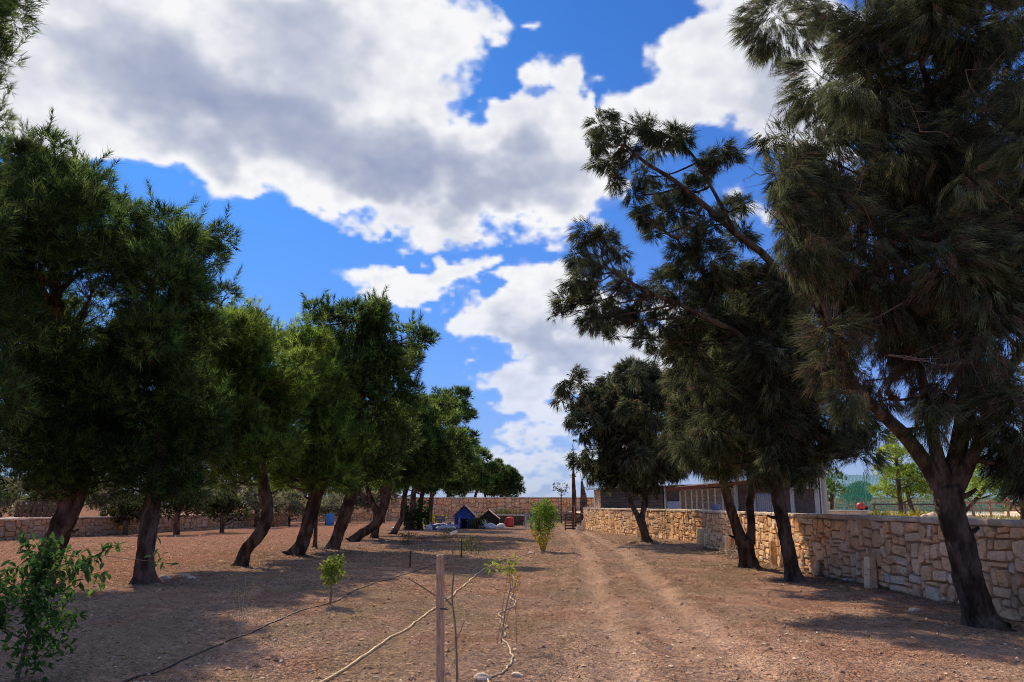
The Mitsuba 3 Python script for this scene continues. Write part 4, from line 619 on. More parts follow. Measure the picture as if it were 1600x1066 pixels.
def skeleton(key, trunk, limbs, lobes, rng, mat, n_limb, r0=.05, twig_sub=None, seg=7):
    """main limbs as parts, the thin branches as one part"""
    limb_pts = [spline(t, .25) for t in [trunk] + limbs]
    allp = np.vstack(limb_pts)
    for q in limbs:
        S = spline(q, .12)
        put('limb', tube(S[:, :3], np.maximum(S[:, 3], .008), 10, .10, 6), mat, key, smooth=True)
    thin = []
    for i, (x, y, z, r) in enumerate(lobes):
        c = np.array([x, y, z])
        lower = allp[(allp[:, 2] < z + .15)]
        src = lower if len(lower) else allp
        score = np.linalg.norm(src[:, :3] - (c - [0, 0, .35 * r]), axis=1)
        a = src[np.argmin(score)]
        ra = float(np.clip(min(r0 * (.5 + r), a[3] * .8), .012, .09))
        P, rad = branch_path(a[:3], c, rng, ra, .008)
        if i < n_limb: put('limb', tube(P, rad, seg, .1, 6), mat, key, smooth=True)
        else: thin.append(tube(P, rad, 5))
        for _ in range(3 if r > .25 else 2):
            e = c + rand_dir(1, rng)[0] * r * .85
            P2, r2 = branch_path(P[4], e, rng, rad[4] * .7, .004, 5)
            thin.append(tube(P2, r2, 4, cap=False))
    if thin: tag(put('twigs', mesh_of(thin), mat, key, smooth=True), kind='stuff')

PINE_LABELS = {
 'p0': 'nearest pine at the left edge, only the tips of its branches reaching into the sky',
 'p1': 'huge dark pine at far left with thick trunk behind the citrus bush',
 'p2': 'tall dark pine with straight black trunk and spiky top right of the citrus bush',
 'p3': 'pine with curved leaning trunk and bright sunlit green foliage on its right side',
 'p4': 'pine whose thick slanting trunk stands just right of the sunlit pine',
 'p5': 'tallest mid row pine with domed crown standing out against the sky',
 'p6': 'pine with J shaped trunk sweeping low to the right and a dead left limb',
 'p7': 'pine with V shaped forked trunk right of the J shaped one',
 'p8': 'pine with S curved slim trunk standing alone in the row',
 'p9': 'pine with ivy covered thick trunk, left one of the ivy pair',
 'p10': 'pine with ivy covered trunk, right one of the ivy pair',
 'p11': 'slim dark pine behind the blue crates',
 'p12': 'pine standing behind the blue kennel on its left',
 'p13': 'pine standing behind the blue kennel on its right',
 'p15': 'slim pine with thin reddish straight trunk between two thick slanting trunks',
 'p14': 'last small pine of the row with three spreading trunks before the far wall'}
# per tree: sub-clumps per lobe, tufts, blades, needle length, width, turned copies
PD = {'p0': (7, 34, 8, .17, .014, (1.9,)), 'p1': (8, 33, 8, .19, .018, (1.6,)), 'p2': (9, 38, 8, .18, .016, (1.5,)), 'p3': (10, 40, 8, .18, .016, (1.2, 2.5)),
      'p4': (8, 28, 8, .20, .020, (1.2, 2.4)), 'p5': (7.5, 21, 8, .21, .026, (1.2, 2.4)), 'p6': (7, 16, 7, .25, .033, (1.2, 2.5)), 'p7': (7, 16, 7, .26, .036, (1.2, 2.5)),
      'p8': (7, 15, 6, .28, .044, (1.3, 2.6)), 'p9': (7, 18, 6, .30, .045, (1.3, 2.6)), 'p10': (7, 18, 6, .32, .048, (1.3, 2.6)), 'p11': (7, 18, 6, .34, .052, (1.3, 2.6)),
      'p12': (7, 18, 6, .36, .058, (1.3,)), 'p13': (7, 18, 6, .36, .060, (1.3,)), 'p14': (8, 18, 6, .36, .058, (1.3,)), 'p15': (7, 20, 7, .22, .024, (1.3,))}
TRI = {}
for i, (name, t) in enumerate(PINES.items()):
    rng = np.random.default_rng(1000 + i)
    key = thing('pine_tree', PINE_LABELS[name], 'pine tree', 'row of pines along the left of the track')
    trunk = np.array(t['trunk']); trunk[:, 3] *= .66 if name == 'p1' else .78
    trunk[0, 2] = float(ground_z(trunk[0, 0], trunk[0, 1])) - .08
    put('trunk', trunk_mesh(trunk), 'mat_pine_bark', key, smooth=True)
    if i < 7: stubs(key, trunk, rng, 'mat_pine_bark', 3)
    cen = lambda z, tr=trunk: np.stack([np.interp(z, tr[:, 2], tr[:, 0]), np.interp(z, tr[:, 2], tr[:, 1])], 1)
    per, tufts, nb, L, W, ang = PD[name]
    lobes = turn(t['lobes'], cen, ang, rng)
    skeleton(key, trunk, [np.array(q) for q in t['limbs']], lobes, rng, 'mat_pine_bark', 8 if i < 7 else 4)
    young = name in ('p3', 'p4')  # brighter needle tint of these two: sunlight put into the colour, not age
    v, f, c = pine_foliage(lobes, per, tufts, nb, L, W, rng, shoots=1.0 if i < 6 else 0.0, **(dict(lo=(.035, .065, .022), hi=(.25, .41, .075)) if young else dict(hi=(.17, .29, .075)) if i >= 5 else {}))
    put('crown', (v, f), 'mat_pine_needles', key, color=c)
    TRI[name] = len(f)
    if name in ('p9', 'p10'):
        P = trunk[0, :3] + [0, 0, .9]
        n = 500
        q = np.array([P]) + rng.normal(size=(n, 3)) * [.0, 0, .42]
        d = unit(rng.normal(size=(n, 3)) * [1, 1, .2]); q = q + d * [.42, .42, 0] + [(0.1 if name == 'p9' else .05), 0, 0]
        v, f = blades(q, unit(d + .6 * rand_dir(n, rng)), np.full(n, .22), np.full(n, .16), rng)
        put('ivy', (v, f), 'mat_leaves', key, color=tint(n, rng, (.02, .06, .02), (.05, .12, .04), 1))

CAS_LABELS = {
 't1': 'nearest casuarina, thick forked trunk and hanging needle foliage filling the top right corner',
 't2': 'casuarina with single leaning trunk and long bare boughs reaching far left into the sky',
 't3': 'casuarina forking low into two black stems in front of the near wall',
 't4': 'farther rounded casuarina with forked trunk standing before the farther wall'}
CD = {'t1': (9, 26, 22, .20, .0092, (1.5,)), 't2': (11, 24, 14, .22, .0135, (1.4, 2.6)), 't3': (11, 20, 12, .23, .019, (1.4, 2.6)), 't4': (11, 13, 11, .27, .030, (1.3, 2.6))}
def brown_t1(P):
    z = P[:, 2]; x = P[:, 0]
    b = np.exp(-(((x - 5.0) / .9) ** 2 + ((z - 4.6) / 1.3) ** 2)) * .34 + np.exp(-(((x - 5.2) / .9) ** 2 + ((z - 3.35) / .45) ** 2)) * .7
    return np.clip(b + .04, 0, 1)
for i, (name, t) in enumerate(CASUARINAS.items()):
    rng = np.random.default_rng(2000 + i)
    key = thing('casuarina_tree', CAS_LABELS[name], 'tree', 'casuarinas along the stone wall')
    t['limbs'] = [[[*q[:3], q[3] * .8] for q in l] for l in t['limbs']]
    trunk = np.array(t['trunk']); trunk[:, 3] *= .8
    trunk[0, 2] = float(ground_z(trunk[0, 0], trunk[0, 1])) - .08
    put('trunk', trunk_mesh(trunk, 30, .06), 'mat_casuarina_bark', key, smooth=True)
    if i < 3: stubs(key, trunk, rng, 'mat_casuarina_bark', 2)
    top = trunk[-1]
    cen = lambda z, c=top: np.repeat(c[None, :2], len(z), 0)
    per, br, nb, L, W, ang = CD[name]
    lobes = turn(t['lobes'], cen, ang, rng, .9, 3.9 if name == 't1' else 0.0, 1.0 if name == 't1' else 1.25)
    skeleton(key, trunk, [np.array(q) for q in t['limbs']], np.vstack([lobes] + ([np.array(t['sparse'])] if t['sparse'] else [])), rng, 'mat_casuarina_bark', 0, .035)
    v, f, c = casuarina_foliage(lobes, per, br, nb, L, W, rng, brown=brown_t1 if name == 't1' else (lambda P: np.full(len(P), .07)))
    if t['sparse']:
        v2, f2, c2 = casuarina_foliage(t['sparse'], 34, 32, 12, .19, .0135, rng, rmin=.12, rmax=.22, droop=.15)
        f = np.vstack([f, f2 + len(v)]); v = np.vstack([v, v2]); c = np.vstack([c, c2])
    put('crown', (v, f), 'mat_casuarina_needles', key, color=c)
    if name == 't1':
        dead = []
        for a in ((3.75, 10.6, 6.35), (4.1, 10.3, 6.1), (4.6, 10.0, 5.6), (6.4, 9.9, 7.6), (5.6, 9.8, 6.6), (4.9, 9.9, 3.5), (6.9, 9.7, 6.2)):
            a = np.array(a)
            for _ in range(2):
                d = unit(rng.normal(size=3) * [.8, .5, .7] + [-.25, -.5, .1]); L = rng.uniform(.35, .8)
                m = a + d * L * .55 + rng.normal(0, .05, 3); e = m + (d + rng.normal(0, .45, 3)) * L * .5
                dead.append(tube(spline(np.array([a, m, e]), .08), np.linspace(.009, .002, len(spline(np.array([a, m, e]), .08))), 4, cap=False))
                for _ in range(3):
                    q = m + (e - m) * rng.random(); dead.append(tube(np.array([q, q + (d + rng.normal(0, .8, 3)) * .16, q + (d + rng.normal(0, .8, 3)) * .3]), [.004, .003, .0015], 4, cap=False))
        tag(put('dead_twigs', mesh_of(dead), 'mat_twig', key, smooth=True), 'bare dead twigs standing out of the crown', kind='stuff')
    TRI[name] = len(f)

# trees and shrubs in the background
BT = {'b1': ('small_tree', 'small dark round tree before the low boundary wall, leftmost of three', 0), 'b2': ('small_tree', 'small dark tree with drooping crown before the low boundary wall, middle of three', 0),
      'b3': ('small_tree', 'small dark round tree before the low boundary wall, rightmost of three', 0),
      'o1': ('olive_tree', 'grey green olive seen between the slanting trunk and the sunlit pine', 1), 'o2': ('olive_tree', 'grey green round olive just right of the sunlit pine trunk', 1), 'o3': ('olive_tree', 'grey green olive behind the blue barrel', 1),
      'o4': ('olive_tree', 'pale olive scrub behind the huge left pine and the slat fence', 1), 'o5': ('olive_tree', 'pale olive scrub at the left edge behind the boundary wall', 1), 'o6': ('olive_tree', 'small olive far behind the J shaped pine trunk', 1),
      **{f'q{i}': ('olive_tree', l, 1) for i, l in enumerate(('olive at the left edge behind the boundary wall, partly out of view', 'low olive crown in front of the slat fence at far left', 'tall pale olive above the slat fence', 'olive just right of the huge left pine trunk', 'low olive left of the straight black trunk', 'tall olive behind the straight black trunk', 'olive right of the straight black trunk behind the boundary wall', 'farther tall olive between the straight trunk and the sunlit pine', 'olive just left of the sunlit pine trunk', 'far olive crown above the sunlit pine trunk', 'far olive right of the sunlit pine trunk, behind the round one', 'far olive behind the slanting pine trunk', 'far olive right of the blue barrel', 'farthest olive near the J shaped trunk'))},
      'r1': ('young_pine', 'bright sunlit young pine beyond the wall in front of the green net', 2), 'r2': ('young_pine', 'smaller leaning young pine beside the sunlit one beyond the wall', 2),
      'r3': ('leafy_tree', 'sunlit leafy young tree beyond the wall right of the thick forked trunk', 2), 'r4': ('leafy_tree', 'dark leafy tree beyond the wall at the right edge', 3), 'r5': ('leafy_tree', 'dark green bush tree behind the green net', 3),
      'r6': ('leafy_tree', 'green tree just behind the lamp pole', 3), 'r7': ('leafy_tree', 'bright green tree rising behind the dark stable', 2),
      'c1': ('bare_tree', 'thin half bare dark tree with sparse top before the far wall', 4), 'c2': ('bare_tree', 'dark slender tree left of the dark barn', 4), 'c3': ('sapling', 'thin staked sapling silhouetted above the far wall', 4)}
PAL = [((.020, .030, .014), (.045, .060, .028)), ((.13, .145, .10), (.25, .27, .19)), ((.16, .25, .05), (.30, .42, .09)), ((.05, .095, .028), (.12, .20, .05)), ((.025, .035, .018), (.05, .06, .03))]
for i, (name, t) in enumerate(BACK_TREES.items()):
    rng = np.random.default_rng(3000 + i)
    kind, lab, pal = BT[name]
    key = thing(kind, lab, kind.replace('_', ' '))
    tr = np.array(t['trunk']); g = TER if tr[0, 0] > 6 else 0.0
    tr = np.vstack([[tr[0, 0], tr[0, 1], g - .1, tr[0, 3] * 1.1], tr]) if tr[0, 2] > g - .05 else np.vstack([[tr[0, 0], tr[0, 1], g - .1, tr[0, 3] * 1.1], tr[1:]])
    tr = tr[np.r_[True, np.diff(np.maximum.accumulate(tr[:, 2])) > .02]]
    S = spline(tr, .2)
    put('trunk', tube(S[:, :3], S[:, 3], 8, .08), 'mat_pine_bark', key, smooth=True)
    Y = tr[0, 1]
    w = Y / 774 * .95
    lobes = np.array(t['lobes'])
    if pal != 4: lobes = np.vstack([lobes, lobes + np.array([.2, 1, -.05, 0]) * rng.uniform(.3, .8, (len(lobes), 1))])
    n = 1 if pal == 4 else 0
    thin = []
    for x, y, z, r in lobes:
        a = S[np.argmin(np.abs(S[:, 2] - (z - .5 * r - .2)))]
        P, rad = branch_path(a[:3], np.array([x, y, z]), rng, min(.03, a[3] * .7), .006)
        thin.append(tube(P, rad, 4, cap=False))
    tag(put('twigs', mesh_of(thin), 'mat_pine_bark', key, smooth=True), kind='stuff')
    big = pal == 3 or name == 'r3'
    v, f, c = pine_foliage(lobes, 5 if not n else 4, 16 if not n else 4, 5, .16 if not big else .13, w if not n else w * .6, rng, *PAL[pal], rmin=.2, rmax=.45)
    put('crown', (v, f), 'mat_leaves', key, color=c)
    TRI[name] = len(f)

# ------------------------------------------------------------------ buildings beyond the wall
def prism(pts, z0, z1):
    """wall-like solid from a footprint; z1 may be one height per point"""
    n = len(pts); z1 = np.broadcast_to(z1, (n,)); z0 = np.broadcast_to(z0, (n,))
    v = np.array([(x, y, a) for (x, y), a in zip(pts, z0)] + [(x, y, b) for (x, y), b in zip(pts, z1)], float)
    f = [[i, (i + 1) % n, n + (i + 1) % n] for i in range(n)] + [[i, n + (i + 1) % n, n + i] for i in range(n)]
    f += [[0, i + 1, i] for i in range(1, n - 1)] + [[n, n + i, n + i + 1] for i in range(1, n - 1)]
    return v, np.array(f)

A, B = np.array([12.5, 32.0]), np.array([8.0, 37.8]); fdir = (B - A) / np.linalg.norm(B - A); FL = np.linalg.norm(B - A)
out = np.array([-fdir[1], fdir[0]]); out = out if out @ -A > 0 else -out          # towards the track
back = np.array([.366, .93])
def fpt(t, d=0.0): return A + (B - A) * t + out * d
def ftop(t): return 2.62 - .40 * t
def strip(t0, t1, d0, d1, z0, z1):
    """a box on the stable front between two shares of its length"""
    p = [fpt(t0, d0), fpt(t1, d0), fpt(t1, d1), fpt(t0, d1)]
    zz = [z1(t0), z1(t1), z1(t1), z1(t0)] if callable(z1) else z1
    return prism(p, z0, zz)
st = thing('stable', 'low stable of dark purple panels, pale blue posts and red roof edge behind the wall', 'stable')
put('wall', prism([tuple(fpt(0, -.06)), tuple(fpt(1, -.06)), tuple(fpt(1) + back * 3), tuple(fpt(0) + back * 3)], TER, [ftop(0) + .1, ftop(1) + .1, ftop(1) + .2, ftop(0) + .2]), 'mat_purple_panel', st)
for t0, t1 in ((.035, .16), (.185, .29), (.43, .54)):
    put('panel', strip(t0, t1, -.06, -.02, TER + .05, lambda t: ftop(t) - .32), 'mat_purple_panel', st)
put('gable_panel', strip(.02, .17, -.02, .02, ftop(.1) - .34, lambda t: ftop(t) - .02), 'mat_white_paint', st)
for t in (.02, .172, .295, .425, .555): put('post', strip(t - .011, t + .011, -.05, .05, TER, lambda q: ftop(q) + .02), 'mat_blue_grey', st)
d = put('door', strip(.31, .41, -.05, -.01, TER + .04, 2.05), 'mat_door_blue', st)
for q in np.linspace(.318, .402, 7): put('slat', strip(q - .0022, q + .0022, -.008, .012, TER + .08, 2.0), 'mat_blue_grey', d)
put('door_lintel', strip(.30, .42, -.05, .0, 2.06, lambda t: ftop(t)), 'mat_purple_panel', st)
bw = []
for j, zz in enumerate(np.arange(TER, 2.3, .14)):
    bw.append(strip(.57, .995, -.055, -.03 + .014 * (j % 2), zz + .004, zz + .134))
tag(put('boarding', mesh_of(bw), 'mat_grey_board', st), kind='stuff')
for q in (.99, .945, .895, .855, .81, .765, .71, .655, .60): put('batten', strip(q - .005, q + .005, -.02, .02, TER, lambda t: ftop(t) - .02), 'mat_white_paint', st)
put('roof', prism([tuple(fpt(-.06, .45)), tuple(fpt(1.05, .45)), tuple(fpt(1.05) + back * 3.2), tuple(fpt(-.06) + back * 3.2)], [2.66, 2.24, 2.5, 2.9], [2.72, 2.30, 2.56, 2.96]), 'mat_dark_wood', st)
put('fascia', strip(-.062, 1.052, .452, .49, 2.58, lambda t: 2.78 - .40 * t), 'mat_red_fascia', st)
# fascia bottom follows the roof slope
scene[[k for k in scene if k.startswith(st) and k.endswith('fascia')][0]] = mikit.ply(prism([tuple(fpt(-.062, .452)), tuple(fpt(1.052, .452)), tuple(fpt(1.052, .49)), tuple(fpt(-.062, .49))], [2.63, 2.21, 2.21, 2.63], [2.78, 2.35, 2.35, 2.78]), 'mat_red_fascia')
for q, lab in ((.135, 'white floodlight on the stable front, left of the pair'), (.04, 'white floodlight on the stable front, right of the pair near the lamp pole')):
    fl = thing('floodlight', lab, 'floodlight')
    c = fpt(q, .20); rot = math.atan2(fdir[1], fdir[0])
    put('housing', box((c[0], c[1], 2.34), (.34, .16, .22), rot, (.3, 0), .02), 'mat_white_paint', fl)
    c2 = fpt(q, .295); put('glass', box((c2[0], c2[1], 2.33), (.27, .02, .16), rot, (.3, 0), .004), 'mat_pole', fl)
    c3 = fpt(q, .08); put('bracket', box((c3[0], c3[1], 2.36), (.05, .20, .05), rot, (0, 0), .005), 'mat_white_paint', fl)

# barn of dark horizontal boards
bA, bB = np.array([8.9, 40.2]), np.array([5.35, 50.5])
bd = (bB - bA) / np.linalg.norm(bB - bA); bo = np.array([-bd[1], bd[0]]); bo = bo if bo @ -bA > 0 else -bo
def bpt(s, d=0.): return bA + bd * s + bo * d
bl = np.linalg.norm(bB - bA)
bn = thing('barn', 'dark barn of horizontal boards standing behind the farther wall', 'barn')
put('wall', prism([tuple(bpt(0, -.05)), tuple(bpt(bl, -.05)), tuple(bpt(bl, -3.5)), tuple(bpt(0, -3.5))], TER - .4, 2.5), 'mat_barn_board', bn)
bw = []
for j, zz in enumerate(np.arange(TER - .1, 2.3, .17)):
    bw.append(prism([tuple(bpt(2.4, -.05)), tuple(bpt(bl - .8, -.05)), tuple(bpt(bl - .8, .0 + .012 * (j % 3))), tuple(bpt(2.4, .0 + .012 * (j % 3)))], zz + .012, zz + .165))
tag(put('boarding', mesh_of(bw), 'mat_barn_board', bn), kind='stuff')
put('door', prism([tuple(bpt(.5, -.02)), tuple(bpt(1.9, -.02)), tuple(bpt(1.9, .03)), tuple(bpt(.5, .03))], TER - .1, 1.75), 'mat_door_blue', bn)
for s in (.35, 2.1): put('post', prism([tuple(bpt(s - .06, -.03)), tuple(bpt(s + .06, -.03)), tuple(bpt(s + .06, .06)), tuple(bpt(s - .06, .06))], TER - .3, 2.46), 'mat_blue_grey', bn)
put('end_panel', prism([tuple(bpt(bl - .75, -.03)), tuple(bpt(bl + .02, -.03)), tuple(bpt(bl + .02, .03)), tuple(bpt(bl - .75, .03))], TER - .4, 2.46), 'mat_planter', bn)
put('corner_post', prism([tuple(bpt(bl - .02, -.05)), tuple(bpt(bl + .10, -.05)), tuple(bpt(bl + .10, .07)), tuple(bpt(bl - .02, .07))], TER - .4, 2.48), 'mat_white_paint', bn)
put('roof', prism([tuple(bpt(-.3, .4)), tuple(bpt(bl + .3, .4)), tuple(bpt(bl + .3, -3.8)), tuple(bpt(-.3, -3.8))], [2.505, 2.505, 2.6, 2.6], [2.56, 2.56, 2.66, 2.66]), 'mat_dark_wood', bn)

# lamp pole, net court, planter, rail fence
lp = thing('lamp_pole', 'grey tapered lamp pole rising behind the near wall', 'lamp pole')
z = np.linspace(TER, 5.6, 24)
put('pole', tube(np.stack([0 * z + 11.87, 0 * z + 30, z], 1), np.interp(z, [TER, 5.6], [.125, .06]), 12), 'mat_pole', lp, smooth=30)
put('base_plate', box((11.87, 30, TER + .02), (.4, .4, .04), bev=.005), 'mat_pole', lp)
put('arm', tube(np.array([[11.87, 30, 5.5], [12.2, 29.8, 5.75], [12.7, 29.5, 5.8]]), .035, 8), 'mat_pole', lp, smooth=30)
put('lamp_head', box((12.9, 29.4, 5.8), (.55, .22, .10), -.5, (0, 0), .02), 'mat_pole', lp)

nt = thing('net_fence', 'tall green windbreak net strung on thin poles beyond the wall', 'net fence')
N0, N1 = np.array([24.0, 61.0]), np.array([36.0, 58.0]); nd = (N1 - N0) / np.linalg.norm(N1 - N0); NL = np.linalg.norm(N1 - N0); na = math.atan2(nd[1], nd[0])
for s in np.linspace(0, NL, 9):
    p = N0 + nd * s
    put('pole', tube(np.array([[p[0], p[1], TER], [p[0], p[1], 4.0]]), .04, 8), 'mat_pole', nt, smooth=30)
nb_ = []
for zz in np.arange(TER + .05, 3.8, .085):
    c = N0 + nd * NL / 2; nb_.append(box((c[0], c[1] - .05, zz), (NL, .006, .030), na))
for s in np.arange(.04, NL, .10):
    c = N0 + nd * s; nb_.append(box((c[0], c[1] - .06, (TER + 3.8) / 2), (.030, .006, 3.8 - TER), na))
tag(put('netting', mesh_of(nb_), 'mat_net_green', nt), kind='stuff')

pl = thing('planter_wall', 'low tan masonry bench beyond the wall right of the lamp pole', 'bench wall')
put('wall', box((15.8, 38.2, TER + .17), (2.6, .5, .36), .02, (0, 0), .02), 'mat_planter', pl)
put('coping', box((15.8, 38.2, TER + .375), (2.7, .58, .05), .02, (0, 0), .01), 'mat_white_paint', pl)
rb = thing('red_ball', 'round red object lying on the low tan bench', 'ball')
m = trimesh.creation.icosphere(3, .2); v = np.array(m.vertices) * [1.1, 1, .92]
put('body', (v + [16.85, 38.2, TER + .58], m.faces), 'mat_red_plastic', rb, smooth=True)
put('dark_patch', (np.array(m.vertices) * .45 + [17.08, 38.15, TER + .49], m.faces), 'mat_black', rb, smooth=True)

rf = thing('rail_fence', 'brown post and rail fence on pale ground beyond the wall at right', 'fence')
for j, x in enumerate(np.arange(22.6, 31, .95)):
    put('post', box((x, 42 + .04 * j, TER + .42), (.10, .10, .9), .1, (0, 0), .01), 'mat_rail_wood', rf)
for zz in (TER + .36, TER + .74):
    for j, x in enumerate(np.arange(22.6, 30, 1.9)):
        put('rail', box((x + .95, 42.06 + .04 * (2 * j + 1), zz), (1.92, .05, .085), .042, (0, R.normal(0, .01)), .008), 'mat_rail_wood', rf)
rf = thing('rail_fence', 'single dark rail fence between the young pines beyond the wall', 'fence')
for x in (19.9, 21.6, 23.3): put('post', box((x, 43.5, TER + .35), (.09, .09, .75), 0, (0, 0), .01), 'mat_dark_wood', rf)
put('rail', box((21.6, 43.42, TER + .66), (3.7, .05, .08), 0, (0, 0), .008), 'mat_dark_wood', rf)

def plant_patch(key, name, pts, n, L, W, lo, hi, rng, spread=.6, mat='mat_leaves'):
    P = np.repeat(np.array(pts), n, 0) + rng.normal(size=(len(pts) * n, 3)) * [spread, spread, .0]
    P[:, 2] += np.abs(rng.normal(0, .12, len(P)))
    D = unit(rand_dir(len(P), rng) * .8 + [0, 0, 1])
    v, f = blades(P, D, L * rng.uniform(.6, 1.3, len(P)), np.full(len(P), W), rng)
    return put(name, (v, f), mat, key, color=tint(len(P), rng, lo, hi, 1))
rng = np.random.default_rng(41)
for x, y, lab in ((18.0, 38.5, 'yellow flowering ground plants beyond the wall right of the red ball'), (20.2, 39.5, 'yellow flowering ground plants below the young pines beyond the wall')):
    k = thing('flower_clump', lab, 'plants')
    plant_patch(k, 'leaves', [(x, y, TER)], 260, .30, .05, (.14, .16, .03), (.32, .27, .04), rng, .45)
for j, (x, y, s) in enumerate(((19.0, 36.5, .16), (19.5, 36.8, .22), (20.6, 36.4, .20), (21.1, 36.6, .15), (18.6, 36.6, .12), (24.5, 37.0, .2))):
    m = trimesh.creation.icosphere(2, s); v = np.array(m.vertices); v = v * (.8 + .5 * meshkit.noise(v * 6 + j, 2)[:, None]) * [1.2, 1, .8]
    tag(put('white_rock', (v + [x, y, TER + s * .5], m.faces), 'mat_pebble', smooth=40), ('white rock in the weeds beyond the wall, second from the left', 'largest white rock in the weeds beyond the wall, third from the left', 'white rock beyond the wall, second from the right of the left cluster', 'white rock beyond the wall, right end of the left cluster', 'small white rock beyond the wall, leftmost of all', 'lone white rock beyond the wall right of the thick forked trunk')[j], 'rock', 'white rocks beyond the wall')
gr = []
P = np.stack([rng.uniform(10.5, 27, 5000), rng.uniform(24, 44, 5000), np.full(5000, TER)], 1)
v, f = blades(P, unit(rand_dir(5000, rng) * .6 + [0, 0, 1]), rng.uniform(.08, .28, 5000), np.full(5000, .035), rng)
tag(put('terrace_grass', (v, f), 'mat_leaves', color=tint(5000, rng, (.10, .12, .04), (.24, .22, .10), 1)), 'dry weeds and grass on the raised ground beyond the wall', 'grass', kind='stuff')

# bucket on the wall cap
bk = thing('bucket', 'dark blue bucket standing on the cap of the near wall at its far end', 'bucket')
pr = np.array([[.0, 0], [.13, 0], [.19, .2], [.205, .2], [.205, .215], [.18, .215], [.12, .02], [0, .02]])
m = trimesh.creation.revolve(pr, sections=20); put('tub', (np.array(m.vertices) + [7.36, 28.6, 1.375], m.faces), 'mat_tarp', bk, smooth=30)
hs = [(7.36 + .2 * math.cos(a), 28.6, 1.375 + .2 + .1 * math.sin(a)) for a in np.linspace(0, np.pi, 9)]
put('handle', tube(np.array(hs), .006, 5), 'mat_pole', bk)

# ------------------------------------------------------------------ the far yard
kn = thing('kennel', 'blue wooden kennel with gabled front and pinkish pitched roof under the pines', 'kennel')
kx, ky, w2, he, hp, ln = -3.25, 54.0, .72, .78, 1.5, 1.5
for s in (-1, 1): put('side_wall', box((kx + s * w2 * .9, ky + ln / 2, he / 2), (.05, ln, he)), 'mat_kennel_blue', kn)
def front(y): return [(kx - w2 * .93, y, 0), (kx - .2, y, 0), (kx - .2, y, .62), (kx + .2, y, .62), (kx + .2, y, 0), (kx + w2 * .93, y, 0), (kx + w2 * .93, y, he), (kx, y, hp - .06), (kx - w2 * .93, y, he)]
sp = __import__('shapely').Polygon([(p[0], p[2]) for p in front(0)])
m = trimesh.creation.extrude_polygon(sp, .05, engine='earcut'); v = np.array(m.vertices)
put('front_wall', (np.stack([v[:, 0], ky + v[:, 2], v[:, 1]], 1), np.array(m.faces)[:, ::-1]), 'mat_kennel_blue', kn)
sp = __import__('shapely').Polygon([(kx - w2 * .93, 0), (kx + w2 * .93, 0), (kx + w2 * .93, he), (kx, hp - .06), (kx - w2 * .93, he)])
m = trimesh.creation.extrude_polygon(sp, .05, engine='earcut'); v = np.array(m.vertices)
put('back_wall', (np.stack([v[:, 0], ky + ln + v[:, 2], v[:, 1]], 1), np.array(m.faces)[:, ::-1]), 'mat_kennel_blue', kn)
put('floor', box((kx, ky + ln / 2, .03), (w2 * 1.7, ln - .1, .06)), 'mat_black', kn)
for s in (-1, 1):
    a = math.atan2(hp - he, w2)
    put('roof_panel', box((kx + s * (w2 / 2 + .05), ky + ln / 2, (hp + he) / 2 + .0), (math.hypot(w2, hp - he) + .16, ln + .3, .045), 0, (0, s * a), .005), 'mat_kennel_roof', kn)
put('door_post', box((kx - .34, ky - .06, .36), (.09, .06, .72)), 'mat_white_paint', kn)
k2 = thing('kennel', 'dark second kennel with pale roof edge right of the blue one', 'kennel')
kx, ky, w2, he, hp, ln = -1.65, 56.5, .72, .55, 1.12, 1.3
put('front_wall', (np.array([(kx - w2, ky, 0), (kx + w2, ky, 0), (kx + w2, ky, he), (kx, ky, hp), (kx - w2, ky, he), (kx - w2, ky + .05, 0), (kx + w2, ky + .05, 0), (kx + w2, ky + .05, he), (kx, ky + .05, hp), (kx - w2, ky + .05, he)], float),
    np.array([[0, 1, 2], [0, 2, 4], [2, 3, 4], [5, 7, 6], [5, 9, 7], [7, 9, 8]])), 'mat_black', k2)
for s in (-1, 1):
    put('side_wall', box((kx + s * (w2 - .03), ky + ln / 2 + .06, he / 2), (.05, ln, he)), 'mat_dark_wood', k2)
    a = math.atan2(hp - he, w2)
    put('roof_panel', box((kx + s * (w2 / 2 + .03), ky + ln / 2, (hp + he) / 2 + .03), (math.hypot(w2, hp - he) + .1, ln + .25, .05), 0, (0, s * a), .005), 'mat_kennel_roof' if s > 0 else 'mat_dark_wood', k2)

def lump(name, c, s, mat, label, cat, seed, parent=None, group=None):
    m = trimesh.creation.icosphere(3, 1.0); v = np.array(m.vertices)
    v = v * (.72 + .55 * meshkit.fbm(v * 1.9 + seed * 5.3, 3, seed)[:, None]) * np.array(s)
    v[:, 2] = np.maximum(v[:, 2], -.35 * s[2]) + .33 * s[2]
    return tag(put(name, (v + np.array(c), m.faces), mat, smooth=True), label, cat, group)
lump('tarpaulin', (-4.5, 51.5, 0), (1.1, .5, .30), 'mat_tarp', 'crumpled blue tarpaulin heap lying left of the blue kennel', 'tarpaulin', 1)
lump('sack', (-4.2, 50.6, 0), (.62, .32, .22), 'mat_bag', 'long pale sack lying in front of the tarpaulin heap', 'sack', 2)
lump('sack', (-5.25, 50.4, 0), (.22, .2, .26), 'mat_bag', 'small white sack at the left end of the tarpaulin heap', 'sack', 3)
lump('sack', (-1.95, 53.4, 0), (.36, .3, .42), 'mat_bag', 'white bulging sack upright between the two kennels', 'sack', 4)
lump('sack', (-1.45, 53.0, 0), (.42, .3, .28), 'mat_bag', 'white sack slumped right of the upright one between the kennels', 'sack', 5)
lump('sack', (-.75, 55.0, 0), (.3, .24, .22), 'mat_bag', 'grey sack on the ground right of the dark kennel', 'sack', 6)
